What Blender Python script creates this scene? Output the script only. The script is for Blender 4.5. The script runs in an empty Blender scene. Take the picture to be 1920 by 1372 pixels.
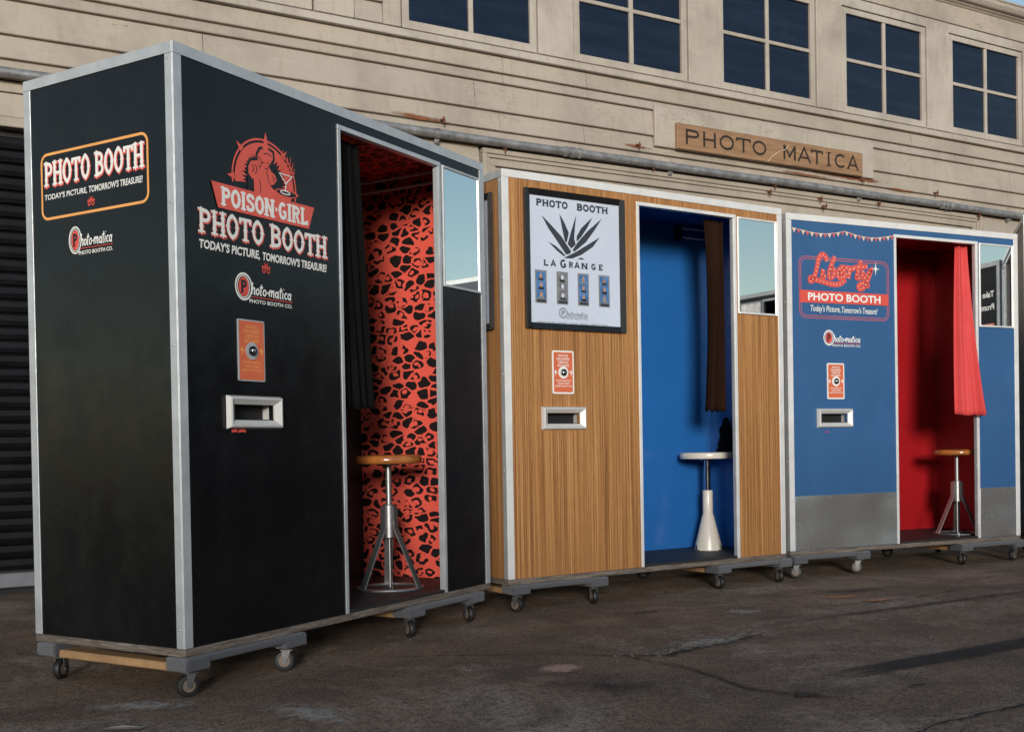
import bpy, bmesh, math, random
from mathutils import Vector, Matrix
R = math.radians
random.seed(7)
scene = bpy.context.scene
col = scene.collection

# ------------------------------------------------------------------ camera
CAM = Vector((-0.663, -6.8926, 0.8028))
yaw, pitch, roll = 0.52866, -0.01416, -0.01719
fwd = Vector((math.sin(yaw)*math.cos(pitch), math.cos(yaw)*math.cos(pitch), math.sin(pitch)))
rgt = Vector((math.cos(yaw), -math.sin(yaw), 0))
up = rgt.cross(fwd)
r2 = rgt*math.cos(roll) + up*math.sin(roll)
u2 = up*math.cos(roll) - rgt*math.sin(roll)
cd = bpy.data.cameras.new('camera')
cam = bpy.data.objects.new('camera', cd); col.objects.link(cam)
cam.matrix_world = Matrix(((r2.x, u2.x, -fwd.x, CAM.x), (r2.y, u2.y, -fwd.y, CAM.y), (r2.z, u2.z, -fwd.z, CAM.z), (0, 0, 0, 1)))
cd.sensor_fit = 'HORIZONTAL'; cd.sensor_width = 36; cd.lens = 36*2082.3/1920
cd.shift_y = (865.1-686)/1920
cd.clip_start = .05; cd.clip_end = 3000
scene.camera = cam

# ------------------------------------------------------------------ sky, sun, exposure
SUN_EL, SUN_TO = R(9.5), Vector((-.50, -.866, 0)).normalized()
world = bpy.data.worlds.new('World'); scene.world = world; world.use_nodes = True
wn = world.node_tree.nodes; wl = world.node_tree.links
sky = wn.new('ShaderNodeTexSky'); sky.sky_type = 'NISHITA'; sky.sun_disc = False
sky.sun_elevation = SUN_EL; sky.sun_rotation = math.atan2(SUN_TO.x, SUN_TO.y)
sky.air_density = 1.0; sky.dust_density = .35; sky.ozone_density = 1.0
wl.new(sky.outputs[0], wn['Background'].inputs[0]); wn['Background'].inputs[1].default_value = .15
sd = bpy.data.lights.new('sun', 'SUN'); sd.energy = 2.7; sd.angle = R(11); sd.color = (1, .95, .88)
sun = bpy.data.objects.new('sun', sd); col.objects.link(sun)
sdir = -(SUN_TO*math.cos(SUN_EL) + Vector((0, 0, math.sin(SUN_EL))))
sun.rotation_euler = sdir.to_track_quat('-Z', 'Y').to_euler(); sun.location = (-8, -12, 9)
vs = scene.view_settings
vs.view_transform = 'Standard'; vs.look = 'None'; vs.exposure = 0.22; vs.gamma = 1
scene.render.engine = 'CYCLES'
scene.cycles.use_denoising = True
scene.cycles.max_bounces = 8
scene.cycles.sample_clamp_indirect = 8

# ------------------------------------------------------------------ materials
def nmat(name):
    m = bpy.data.materials.new(name); m.use_nodes = True
    t = m.node_tree; b = t.nodes['Principled BSDF']
    return m, t, b
def node(t, kind, **kw):
    n = t.nodes.new(kind)
    for k, v in kw.items():
        if isinstance(k, str) and hasattr(n, k): setattr(n, k, v)
        else: n.inputs[k].default_value = v
    return n
def coords(t, scale=(1, 1, 1), kind='Object', rot=(0, 0, 0)):
    mp = t.nodes.new('ShaderNodeMapping'); mp.inputs['Scale'].default_value = scale; mp.inputs['Rotation'].default_value = rot
    if kind == 'World':
        g = t.nodes.new('ShaderNodeNewGeometry'); t.links.new(g.outputs['Position'], mp.inputs[0])
    else:
        g = t.nodes.new('ShaderNodeTexCoord'); t.links.new(g.outputs[kind], mp.inputs[0])
    return mp.outputs[0]
def noise(t, vec, scale, detail=4, rough=.55, dist=0):
    n = t.nodes.new('ShaderNodeTexNoise'); n.inputs['Scale'].default_value = scale; n.inputs['Detail'].default_value = detail
    n.inputs['Roughness'].default_value = rough; n.inputs['Distortion'].default_value = dist
    t.links.new(vec, n.inputs['Vector']); return n.outputs['Fac']
def ramp(t, fac, stops, interp='LINEAR'):
    r = t.nodes.new('ShaderNodeValToRGB'); r.color_ramp.interpolation = interp
    e = r.color_ramp.elements
    while len(e) < len(stops): e.new(.5)
    for el, (p, c) in zip(e, stops):
        el.position = p; el.color = (*c, 1) if len(c) == 3 else c
    t.links.new(fac, r.inputs[0]); return r.outputs[0]
def g3(v): return (v, v, v)
def mixc(t, fac, a, b, mode='MIX'):
    n = t.nodes.new('ShaderNodeMix'); n.data_type = 'RGBA'; n.blend_type = mode
    for s, v in ((0, fac), (6, a), (7, b)):
        if isinstance(v, (int, float)): n.inputs[s].default_value = v
        elif isinstance(v, tuple): n.inputs[s].default_value = (*v, 1)
        else: t.links.new(v, n.inputs[s])
    return n.outputs[2]
def math_(t, op, a, b=0.0):
    n = t.nodes.new('ShaderNodeMath'); n.operation = op
    for i, v in enumerate((a, b)):
        if isinstance(v, (int, float)): n.inputs[i].default_value = v
        else: t.links.new(v, n.inputs[i])
    return n.outputs[0]
def bump(t, b, h, strength=.3, dist=.005):
    n = t.nodes.new('ShaderNodeBump'); n.inputs['Strength'].default_value = strength; n.inputs['Distance'].default_value = dist
    t.links.new(h, n.inputs['Height']); t.links.new(n.outputs[0], b.inputs['Normal'])
def simple(name, c, rough=.5, metal=0.0, var=.12, scale=6, bmp=0, bscale=80, spec=.5, coat=0, rvar=.1):
    m, t, b = nmat(name)
    v = coords(t)
    n = noise(t, v, scale, 5, .6)
    lo = tuple(max(0, x*(1-var)) for x in c); hi = tuple(min(1, x*(1+var)) for x in c)
    t.links.new(ramp(t, n, [(.3, lo), (.7, hi)]), b.inputs['Base Color'])
    t.links.new(ramp(t, noise(t, v, scale*2.3, 6, .65), [(.3, g3(max(0.02, rough-rvar))), (.75, g3(min(1, rough+rvar)))]), b.inputs['Roughness'])
    b.inputs['Metallic'].default_value = metal; b.inputs['Specular IOR Level'].default_value = spec
    b.inputs['Coat Weight'].default_value = coat
    if bmp: bump(t, b, noise(t, v, bscale, 4), bmp, .002)
    return m

MAT = {}
MAT['black_panel'] = simple('black_panel', (.0045, .0045, .0055), .27, var=.3, scale=3, spec=.45, bmp=.03, bscale=200, rvar=.11)
def dusty_black():
    m = MAT['black_panel']; t = m.node_tree; b = t.nodes['Principled BSDF']; old = b.inputs['Base Color'].links[0].from_socket
    v = coords(t); a = noise(t, v, 1.7, 6, .7, .6); k = noise(t, v, 60, 3, .7)
    f = math_(t, 'MULTIPLY', ramp(t, a, [(.56, g3(0)), (.75, g3(.7))]), ramp(t, k, [(.4, g3(.2)), (.7, g3(1))]))
    t.links.new(mixc(t, math_(t, 'MULTIPLY', f, .35), old, (.032, .031, .033)), b.inputs['Base Color'])
    b.inputs['Roughness'].links[0].from_node.color_ramp.elements[1].color = (.36, .36, .36, 1)
dusty_black()
MAT['matte_charcoal'] = simple('matte_charcoal', (.012, .013, .016), .9, spec=.15)
MAT['navy_panel'] = simple('navy_panel', (.012, .02, .05), .4)
MAT['blue_panel'] = simple('blue_panel', (.030, .098, .235), .42, var=.08, scale=3, bmp=.04, bscale=220)
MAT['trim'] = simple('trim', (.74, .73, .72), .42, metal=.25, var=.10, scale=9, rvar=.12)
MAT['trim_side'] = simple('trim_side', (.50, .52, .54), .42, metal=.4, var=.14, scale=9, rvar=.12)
MAT['slot_metal'] = simple('slot_metal', (.56, .55, .53), .45, metal=.15, var=.06)
MAT['steel'] = simple('steel', (.36, .36, .36), .42, metal=.85, var=.12, scale=20)
MAT['zinc'] = simple('zinc', (.17, .17, .17), .5, metal=.7, var=.25, scale=30)
MAT['far_trim'] = simple('far_trim', (.28, .30, .32), .7, var=.1)
MAT['chrome'] = simple('chrome', (.65, .65, .65), .12, metal=1, var=.04, rvar=.04)
MAT['rivet'] = simple('rivet', (.6, .6, .6), .3, metal=.9)
MAT['white_ink'] = simple('white_ink', (.74, .73, .70), .6, var=.05)
MAT['red_ink'] = simple('red_ink', (.62, .075, .055), .6, var=.08, scale=20)
MAT['coral_ink'] = simple('coral_ink', (.66, .10, .075), .6, var=.06)
MAT['orange_ink'] = simple('orange_ink', (.55, .23, .05), .6)
MAT['gold_ink'] = simple('gold_ink', (.75, .34, .10), .6)
MAT['black_ink'] = simple('black_ink', (.012, .012, .014), .6)
MAT['charcoal_ink'] = simple('charcoal_ink', (.03, .034, .045), .6)
MAT['grey_ink'] = simple('grey_ink', (.20, .20, .21), .6)
MAT['pink_ink'] = simple('pink_ink', (.50, .10, .12), .6)
MAT['magenta_ink'] = simple('magenta_ink', (.45, .03, .22), .6)
MAT['cream_ink'] = simple('cream_ink', (.68, .50, .40), .6)
MAT['paper'] = simple('paper', (.52, .57, .68), .25, var=.04, scale=3, spec=.6)
MAT['plate_orange'] = simple('plate_orange', (.60, .13, .055), .4, var=.08)
MAT['photo_blue'] = simple('photo_blue', (.05, .16, .38), .5, var=.4, scale=30)
MAT['photo_grey'] = simple('photo_grey', (.16, .16, .17), .5, var=.6, scale=30)
MAT['skin_print'] = simple('skin_print', (.40, .22, .14), .5, var=.3, scale=60)
MAT['frame_black'] = simple('frame_black', (.012, .012, .014), .25)
MAT['mirror'] = simple('mirror', (.86, .89, .89), .015, metal=1, var=.01, rvar=.005)
MAT['rubber_floor'] = simple('rubber_floor', (.020, .018, .018), .6, var=.3, scale=12)
MAT['black_wall'] = simple('black_wall', (.010, .008, .009), .5)
MAT['blue_wall'] = simple('blue_wall', (.018, .120, .38), .24, var=.06, scale=2, spec=.5, bmp=.03, bscale=30)
MAT['red_wall'] = simple('red_wall', (.34, .010, .014), .3, var=.1, scale=2, bmp=.03, bscale=30)
MAT['brown_wall'] = simple('brown_wall', (.20, .06, .03), .4)
MAT['dark'] = simple('dark', (.006, .006, .007), .7)
MAT['tyre'] = simple('tyre', (.014, .013, .013), .55, var=.4, scale=40)
MAT['hub'] = simple('hub', (.16, .12, .09), .5)
MAT['dolly_wood'] = simple('dolly_wood', (.36, .21, .10), .6, var=.25, scale=14)
MAT['stool_white'] = simple('stool_white', (.60, .56, .49), .30, var=.05)
MAT['stool_wood'] = simple('stool_wood', (.36, .12, .028), .22, var=.3, scale=16, coat=.5)
MAT['cloth_black'] = simple('cloth_black', (.004, .004, .004), .95, spec=.1, bmp=.2, bscale=600)
MAT['cloth_brown'] = simple('cloth_brown', (.018, .0075, .004), .95, spec=.1, bmp=.2, bscale=600)
MAT['cloth_red'] = simple('cloth_red', (.58, .05, .05), .8, var=.06, bmp=.15, bscale=600)
MAT['glass'] = simple('glass', (.005, .010, .024), .05, var=.3, scale=2, spec=.5, rvar=.03)
def old_glass():
    m, t, b = nmat('old_window_glass')
    w = coords(t, (.5, 1, 5), 'World')
    st_ = noise(t, w, 2.2, 4, .6); blot = noise(t, coords(t, (1, 1, 1), 'World'), 3.5, 5, .65)
    c = mixc(t, ramp(t, st_, [(.45, g3(0)), (.72, g3(.8))]), (.0035, .008, .022), (.012, .020, .042))
    c = mixc(t, ramp(t, blot, [(.58, g3(0)), (.8, g3(.7))]), c, (.022, .022, .030))
    t.links.new(c, b.inputs['Base Color'])
    t.links.new(ramp(t, blot, [(.4, g3(.03)), (.8, g3(.16))]), b.inputs['Roughness'])
    bump(t, b, noise(t, coords(t, (1, 1, .6), 'World'), 2.5, 2), .08, .02); return m
MAT['glass'] = old_glass()
MAT['rust'] = simple('rust', (.16, .05, .02), .8, var=.5, scale=40)
MAT['galvanised'] = simple('galvanised', (.30, .30, .31), .5, metal=.55, var=.35, scale=16, rvar=.15)
MAT['shutter'] = simple('shutter', (.004, .004, .006), .55, var=.4, scale=6, spec=.2)
MAT['grey_bar'] = simple('grey_bar', (.16, .16, .18), .5, var=.2)
MAT['blue_board'] = simple('blue_board', (.03, .09, .22), .5)
MAT['letter_dark'] = simple('letter_dark', (.018, .011, .007), .7, var=.3, scale=30)
MAT['shed_wall'] = simple('shed_wall', (.30, .27, .23), .8)
MAT['hill'] = simple('hill', (.09, .075, .04), .9, var=.4, scale=.05)
MAT['red_plastic'] = simple('red_plastic', (.5, .03, .03), .4)
MAT['twig'] = simple('twig', (.02, .015, .012), .8)
MAT['litter'] = simple('litter', (.24, .21, .18), .8, var=.3)

def veneer():
    m, t, b = nmat('wood_veneer')
    v = coords(t, (1, 1, .006))
    n1 = noise(t, v, 150, 2, .6); n2 = noise(t, coords(t, (1, 1, .004)), 50, 2, .5); n3 = noise(t, coords(t, (1, 1, .05)), 330, 2, .5)
    f = math_(t, 'ADD', math_(t, 'MULTIPLY', n1, .60), math_(t, 'ADD', math_(t, 'MULTIPLY', n2, .22), math_(t, 'MULTIPLY', n3, .18)))
    c = ramp(t, f, [(.36, (.155, .060, .019)), (.45, (.275, .118, .037)), (.53, (.395, .186, .063)), (.63, (.52, .28, .112))])
    c = mixc(t, ramp(t, noise(t, coords(t, (1, 1, .35)), 7, 4, .6), [(.55, g3(0)), (.8, g3(.35))]), c, (.26, .11, .035))
    t.links.new(c, b.inputs['Base Color'])
    t.links.new(ramp(t, n1, [(.3, g3(.5)), (.7, g3(.38))]), b.inputs['Roughness'])
    bump(t, b, f, .12, .001); return m
MAT['veneer'] = veneer()

def leopard():
    m, t, b = nmat('leopard_print')
    v0 = coords(t, (1, .66, 1)); sp_ = t.nodes.new('ShaderNodeSeparateXYZ'); t.links.new(v0, sp_.inputs[0])
    cb = t.nodes.new('ShaderNodeCombineXYZ'); t.links.new(sp_.outputs[1], cb.inputs[0]); t.links.new(math_(t, 'SUBTRACT', sp_.outputs[2], sp_.outputs[0]), cb.inputs[1]); v = cb.outputs[0]
    nz = t.nodes.new('ShaderNodeTexNoise'); nz.inputs['Scale'].default_value = 25; nz.inputs['Detail'].default_value = 1.5
    t.links.new(v, nz.inputs['Vector'])
    add = t.nodes.new('ShaderNodeVectorMath'); add.operation = 'MULTIPLY_ADD'
    t.links.new(nz.outputs['Color'], add.inputs[0]); add.inputs[1].default_value = (.032, .032, .0); t.links.new(v, add.inputs[2])
    vo = t.nodes.new('ShaderNodeTexVoronoi'); vo.voronoi_dimensions = '2D'; vo.inputs['Scale'].default_value = 21.5; vo.inputs['Randomness'].default_value = .9
    t.links.new(add.outputs[0], vo.inputs['Vector'])
    ve = t.nodes.new('ShaderNodeTexVoronoi'); ve.voronoi_dimensions = '2D'; ve.feature = 'DISTANCE_TO_EDGE'; ve.inputs['Scale'].default_value = 21.5; ve.inputs['Randomness'].default_value = .9
    t.links.new(add.outputs[0], ve.inputs['Vector'])
    d = vo.outputs['Distance']; rnd = t.nodes.new('ShaderNodeSeparateColor'); t.links.new(vo.outputs['Color'], rnd.inputs[0])
    outer = math_(t, 'ADD', .44, math_(t, 'MULTIPLY', rnd.outputs[1], .14))
    inside = math_(t, 'MULTIPLY', math_(t, 'LESS_THAN', d, outer), math_(t, 'GREATER_THAN', ve.outputs['Distance'], .095))
    hole = math_(t, 'LESS_THAN', d, .19)
    has = math_(t, 'GREATER_THAN', rnd.outputs[0], .45)
    hole = math_(t, 'MULTIPLY', hole, has)
    gap = math_(t, 'MULTIPLY', math_(t, 'GREATER_THAN', noise(t, v, 31, 1), .56), has)
    spot = math_(t, 'MULTIPLY', inside, math_(t, 'SUBTRACT', 1.0, math_(t, 'MAXIMUM', hole, gap)))
    c = mixc(t, spot, (.76, .105, .072), (.012, .008, .008))
    t.links.new(c, b.inputs['Base Color']); b.inputs['Roughness'].default_value = .45
    return m
MAT['leopard'] = leopard()

def siding(name='weathered_cream_paint', k=(1, 1, 1)):
    m, t, b = nmat(name)
    w = coords(t, (1, 1, 1), 'World')
    oi = t.nodes.new('ShaderNodeObjectInfo')
    K = lambda c_: tuple(x*y for x, y in zip(c_, k))
    base = ramp(t, oi.outputs['Random'], [(0, K((.35, .300, .247))), (.5, K((.40, .348, .290))), (1, K((.372, .33, .285)))])
    big = noise(t, w, .9, 5, .6)
    c = mixc(t, ramp(t, big, [(.35, g3(0)), (.7, g3(.7))]), base, (.33, .295, .25))
    streak = noise(t, coords(t, (5, 5, .6), 'World'), 6, 5, .65)
    c = mixc(t, ramp(t, streak, [(.52, g3(0)), (.76, g3(.6))]), c, (.28, .225, .175))
    horiz = noise(t, coords(t, (.5, .5, 9), 'World'), 5, 4, .6)
    c = mixc(t, ramp(t, horiz, [(.52, g3(0)), (.75, g3(.35))]), c, (.46, .41, .35))
    spots = noise(t, w, 17, 2, .5)
    c = mixc(t, ramp(t, spots, [(.74, g3(0)), (.80, g3(.6))]), c, (.13, .115, .09))
    crk = t.nodes.new('ShaderNodeTexNoise'); crk.inputs['Scale'].default_value = 3.2; crk.inputs['Detail'].default_value = 6
    t.links.new(coords(t, (.45, 1, 3.2), 'World'), crk.inputs['Vector'])
    line = math_(t, 'LESS_THAN', math_(t, 'ABSOLUTE', math_(t, 'SUBTRACT', crk.outputs['Fac'], .5)), .0022)
    line = math_(t, 'MULTIPLY', line, math_(t, 'GREATER_THAN', noise(t, w, 1.7, 2), .62))
    c = mixc(t, math_(t, 'MULTIPLY', line, .75), c, (.10, .075, .05))
    peel = math_(t, 'MULTIPLY', ramp(t, noise(t, coords(t, (1, 1, 2.2), 'World'), 24, 5, .7), [(.56, g3(0)), (.60, g3(1))]), ramp(t, noise(t, w, 1.1, 3, .6), [(.55, g3(0)), (.66, g3(1))]))
    c = mixc(t, math_(t, 'MULTIPLY', peel, .6), c, (.22, .185, .15))
    c = mixc(t, ramp(t, noise(t, coords(t, (.8, .8, .8), 'World'), 2.3, 6, .7), [(.47, g3(0)), (.70, g3(.75))]), c, (.255, .22, .185))
    t.links.new(c, b.inputs['Base Color']); b.inputs['Roughness'].default_value = .62
    bump(t, b, math_(t, 'ADD', noise(t, coords(t, (3, 3, 9), 'World'), 6, 4, .55), math_(t, 'MULTIPLY', line, -1.0)), .14, .006)
    return m
MAT['siding'] = siding(); MAT['pale_paint'] = siding('pale_weathered_paint', (1.16, 1.2, 1.26))

def asphalt():
    m, t, b = nmat('asphalt')
    w = coords(t, (1, 1, 1), 'World')
    big = noise(t, w, .45, 5, .6, .4); mid = noise(t, w, 2.6, 6, .65); fine = noise(t, w, 75, 4, .75); grit = noise(t, w, 190, 2, .6)
    c = ramp(t, big, [(.30, (.170, .100, .062)), (.5, (.26, .160, .102)), (.72, (.36, .238, .160))])
    c = mixc(t, ramp(t, mid, [(.40, g3(.0)), (.62, g3(.85))]), c, (.115, .072, .048))
    pale = noise(t, coords(t, (1, 1, 1), 'World', (0, 0, .6)), 1.3, 7, .72, .8)
    c = mixc(t, ramp(t, pale, [(.51, g3(0)), (.66, g3(.75))]), c, (.44, .345, .27))
    dk = noise(t, coords(t, (1, 1.6, 1), 'World', (0, 0, -.3)), .95, 6, .68, 1.0)
    c = mixc(t, ramp(t, dk, [(.52, g3(0)), (.66, g3(.75))]), c, (.085, .058, .042))
    mott = noise(t, w, 28, 4, .7)
    c = mixc(t, ramp(t, mott, [(.36, g3(.7)), (.52, g3(0))]), c, (.055, .040, .031))
    c = mixc(t, ramp(t, fine, [(.36, g3(.9)), (.52, g3(0))]), c, (.028, .021, .017))
    c = mixc(t, ramp(t, grit, [(.56, g3(0)), (.70, g3(.85))]), c, (.56, .46, .37))
    t.links.new(c, b.inputs['Base Color'])
    t.links.new(ramp(t, mid, [(.3, g3(.74)), (.7, g3(.92))]), b.inputs['Roughness']); b.inputs['Specular IOR Level'].default_value = .35
    h = math_(t, 'ADD', math_(t, 'MULTIPLY', fine, .5), math_(t, 'ADD', math_(t, 'MULTIPLY', grit, .35), math_(t, 'MULTIPLY', mid, 1.4)))
    bump(t, b, h, .8, .016); return m
MAT['asphalt'] = asphalt()

def plywood():
    m, t, b = nmat('scuffed_plywood_edge')
    v = coords(t, (1.2, 1.2, 30))
    a = noise(t, v, 5, 6, .7); q = noise(t, coords(t, (1, 1, 6)), 7, 4, .6, 1.2)
    c = ramp(t, a, [(.3, (.055, .042, .034)), (.5, (.15, .118, .095)), (.66, (.27, .23, .195))])
    c = mixc(t, ramp(t, q, [(.5, g3(0)), (.56, g3(.7))]), c, (.085, .062, .05))
    t.links.new(c, b.inputs['Base Color']); b.inputs['Roughness'].default_value = .75
    bump(t, b, a, .4, .003); return m
MAT['plywood'] = plywood()

def carpet():
    m, t, b = nmat('grey_carpet')
    n = noise(t, coords(t), 260, 3, .7); k = noise(t, coords(t), 18, 3)
    c = mixc(t, k, ramp(t, n, [(.3, (.020, .021, .026)), (.7, (.10, .105, .125))]), (.06, .062, .074))
    t.links.new(c, b.inputs['Base Color']); b.inputs['Roughness'].default_value = 1
    b.inputs['Sheen Weight'].default_value = .3
    bump(t, b, n, .9, .006); return m
MAT['carpet'] = carpet()

def plank():
    m, t, b = nmat('sign_plank')
    v = coords(t, (.35, 1, 5))
    n = noise(t, v, 9, 6, .65, .6); k = noise(t, coords(t), 3, 3)
    c = ramp(t, n, [(.3, (.17, .092, .045)), (.52, (.27, .155, .083)), (.72, (.35, .22, .125))])
    c = mixc(t, ramp(t, k, [(.4, g3(0)), (.7, g3(.4))]), c, (.26, .15, .085))
    t.links.new(c, b.inputs['Base Color']); b.inputs['Roughness'].default_value = .7
    bump(t, b, n, .3, .003); return m
MAT['plank'] = plank()

def brushed():
    m, t, b = nmat('brushed_aluminium')
    n = noise(t, coords(t, (40, 1, .5)), 9, 3, .6); k = noise(t, coords(t), 4, 5, .65)
    t.links.new(ramp(t, k, [(.3, (.66, .64, .62)), (.7, (.74, .72, .70))]), b.inputs['Base Color'])
    b.inputs['Metallic'].default_value = .88
    t.links.new(ramp(t, math_(t, 'ADD', math_(t, 'MULTIPLY', n, .4), math_(t, 'MULTIPLY', k, .6)), [(.3, g3(.24)), (.7, g3(.29))]), b.inputs['Roughness'])
    bump(t, b, noise(t, coords(t, (1, 1, 1.3)), 1.9, 1), 1.0, .05); return m
MAT['brushed'] = brushed()

def decal(name, c, cut=(.45, .6), scale=9, c2=None, stretch=(1, 1, 1), strength=1.0, edge=.25):
    """worn paint / rust / rubber: opaque where its own noise says so, nothing elsewhere"""
    m, t, b = nmat(name)
    n = noise(t, coords(t, stretch), scale, 6, .68)
    g = t.nodes.new('ShaderNodeTexCoord'); s = t.nodes.new('ShaderNodeSeparateXYZ'); t.links.new(g.outputs['Generated'], s.inputs[0])
    def fall(o):
        x = math_(t, 'ABSOLUTE', math_(t, 'SUBTRACT', o, .5))
        return ramp(t, x, [(.5-edge, g3(1)), (.5, g3(0))])
    f = math_(t, 'MULTIPLY', fall(s.outputs[0]), fall(s.outputs[1]))
    lo = ramp(t, math_(t, 'MULTIPLY', n, math_(t, 'ADD', .45, math_(t, 'MULTIPLY', f, .6))), [(cut[0], g3(0)), (cut[1], g3(strength))])
    t.links.new(lo, b.inputs['Alpha'])
    t.links.new(ramp(t, noise(t, coords(t), scale*3, 4), [(.3, c), (.7, c2 or c)]), b.inputs['Base Color'])
    b.inputs['Roughness'].default_value = .85
    return m
MAT['skid'] = decal('tyre_rubber', (.012, .010, .010), (.34, .56), 16, (.026, .021, .018), (.35, 15, 1), .9, .2)
MAT['faint_skid'] = decal('faint_tyre_rubber', (.040, .030, .024), (.30, .60), 9, None, (.3, 12, 1), .7, .4)
MAT['chalk'] = decal('worn_pink_paint', (.50, .29, .23), (.30, .46), 26, (.62, .40, .33), (1, 4, 1), .8, .4)
MAT['orange_mark'] = decal('worn_orange_paint', (.58, .20, .06), (.28, .44), 24, (.66, .30, .12), (1, 5, 1), .85, .4)
MAT['white_mark'] = decal('pale_scuff', (.42, .37, .32), (.34, .54), 22, (.52, .46, .40), (1, 1, 1), .6, .45)
MAT['oil'] = decal('oil_stain', (.013, .011, .010), (.34, .66), 5, None, (1, 1, 1), .8, .5)
MAT['rust_stain'] = decal('rust_stain', (.15, .045, .015), (.30, .50), 12, (.24, .085, .03), (.5, 1, 6), .9, .4)
MAT['crack'] = simple('crack_bottom', (.010, .008, .007), .95)
MAT['rubble'] = simple('broken_asphalt', (.11, .088, .072), .9, var=.5, scale=50, bmp=.8, bscale=120)
MAT['soil'] = simple('soil', (.05, .034, .022), .95, var=.5, scale=50, bmp=.8, bscale=120)

# ------------------------------------------------------------------ mesh helper
class MB:
    def __init__(s): s.v = []; s.f = []
    def add(s, vs, fs):
        o = len(s.v); s.v += [tuple(p) for p in vs]; s.f += [tuple(o+i for i in f) for f in fs]; return s
    def box(s, x0, x1, y0, y1, z0, z1, c=0.0):
        if c <= 0:
            vs_ = [(x, y, z) for x in (x0, x1) for y in (y0, y1) for z in (z0, z1)]
            return s.add(vs_, [(0, 1, 3, 2), (4, 6, 7, 5), (0, 4, 5, 1), (2, 3, 7, 6), (0, 2, 6, 4), (1, 5, 7, 3)])
        X, Y, Z = (x0, x1), (y0, y1), (z0, z1); vv = []; idx = {}
        for i in (0, 1):
            for j in (0, 1):
                for k in (0, 1):
                    sx, sy, sz = (c if i == 0 else -c), (c if j == 0 else -c), (c if k == 0 else -c)
                    idx[i, j, k] = len(vv)
                    vv += [(X[i], Y[j]+sy, Z[k]+sz), (X[i]+sx, Y[j], Z[k]+sz), (X[i]+sx, Y[j]+sy, Z[k])]
        F = []
        for i in (0, 1): F.append([idx[i, j, k] for j, k in ((0, 0), (0, 1), (1, 1), (1, 0))])
        for j in (0, 1): F.append([idx[i, j, k]+1 for i, k in ((0, 0), (0, 1), (1, 1), (1, 0))])
        for k in (0, 1): F.append([idx[i, j, k]+2 for i, j in ((0, 0), (0, 1), (1, 1), (1, 0))])
        for j in (0, 1):
            for k in (0, 1): F.append([idx[0, j, k]+1, idx[1, j, k]+1, idx[1, j, k]+2, idx[0, j, k]+2])
        for i in (0, 1):
            for k in (0, 1): F.append([idx[i, 0, k], idx[i, 1, k], idx[i, 1, k]+2, idx[i, 0, k]+2])
        for i in (0, 1):
            for j in (0, 1): F.append([idx[i, j, 0], idx[i, j, 1], idx[i, j, 1]+1, idx[i, j, 0]+1])
        for q in idx.values(): F.append([q, q+1, q+2])
        return s.add(vv, F)
    def tube(s, pts, r, n=10, caps=True):
        pts = [Vector(p) for p in pts]; rs = r if isinstance(r, (list, tuple)) else [r]*len(pts)
        vv = []; F = []; ref = None
        for i, p in enumerate(pts):
            d = (pts[min(i+1, len(pts)-1)]-pts[max(i-1, 0)]).normalized()
            a = ref if ref is not None and abs(ref.dot(d)) < .95 else (Vector((0, 0, 1)) if abs(d.z) < .9 else Vector((1, 0, 0)))
            x = (a-d*a.dot(d)).normalized(); y = d.cross(x); ref = x
            vv += [p+(x*math.cos(2*math.pi*k/n)+y*math.sin(2*math.pi*k/n))*rs[i] for k in range(n)]
        for i in range(len(pts)-1):
            for k in range(n): F.append((i*n+k, i*n+(k+1) % n, (i+1)*n+(k+1) % n, (i+1)*n+k))
        if caps: F += [tuple(range(n)), tuple((len(pts)-1)*n+k for k in range(n))]
        return s.add(vv, F)
    def lathe(s, prof, c=(0, 0, 0), n=32, axis='Z'):
        vv = []; F = []
        for (r, h) in prof:
            for k in range(n):
                a = 2*math.pi*k/n; p = (r*math.cos(a), r*math.sin(a), h)
                if axis == 'X': p = (p[2], p[0], p[1])
                if axis == 'Y': p = (p[0], p[2], p[1])
                vv.append((p[0]+c[0], p[1]+c[1], p[2]+c[2]))
        for i in range(len(prof)-1):
            for k in range(n): F.append((i*n+k, i*n+(k+1) % n, (i+1)*n+(k+1) % n, (i+1)*n+k))
        F += [tuple(range(n)), tuple((len(prof)-1)*n+k for k in range(n))]
        return s.add(vv, F)
    def prism(s, poly, a, b, plane='XZ'):
        """extrude a 2-D outline"""
        def P(p, t): return (p[0], t, p[1]) if plane == 'XZ' else ((t, p[0], p[1]) if plane == 'YZ' else (p[0], p[1], t))
        n = len(poly)
        return s.add([P(p, a) for p in poly]+[P(p, b) for p in poly],
                     [tuple(range(n)), tuple(range(n, 2*n))]+[(i, (i+1) % n, n+(i+1) % n, n+i) for i in range(n)])
    def build(s, name, mat, parent=None, smooth=None):
        me = bpy.data.meshes.new(name); me.from_pydata(s.v, [], s.f)
        bm = bmesh.new(); bm.from_mesh(me); bmesh.ops.recalc_face_normals(bm, faces=bm.faces); bm.to_mesh(me); bm.free()
        me.materials.append(MAT[mat])
        if smooth:
            me.shade_smooth(); me.set_sharp_from_angle(angle=R(smooth))
        o = bpy.data.objects.new(name, me); col.objects.link(o)
        if parent: o.parent = parent
        return o
def empty(name, loc=(0, 0, 0), rz=0.0):
    o = bpy.data.objects.new(name, None); col.objects.link(o); o.location = loc; o.rotation_euler = (0, 0, rz); o.empty_display_size = .1
    return o
def tag(o, label=None, cat=None, group=None, kind=None):
    for k, v in (('label', label), ('category', cat), ('group', group), ('kind', kind)):
        if v: o[k] = v
    return o
def copy_tree(o, parent=None):
    c = o.copy(); col.objects.link(c); c.parent = parent
    for ch in list(o.children): copy_tree(ch, c)
    return c

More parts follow.
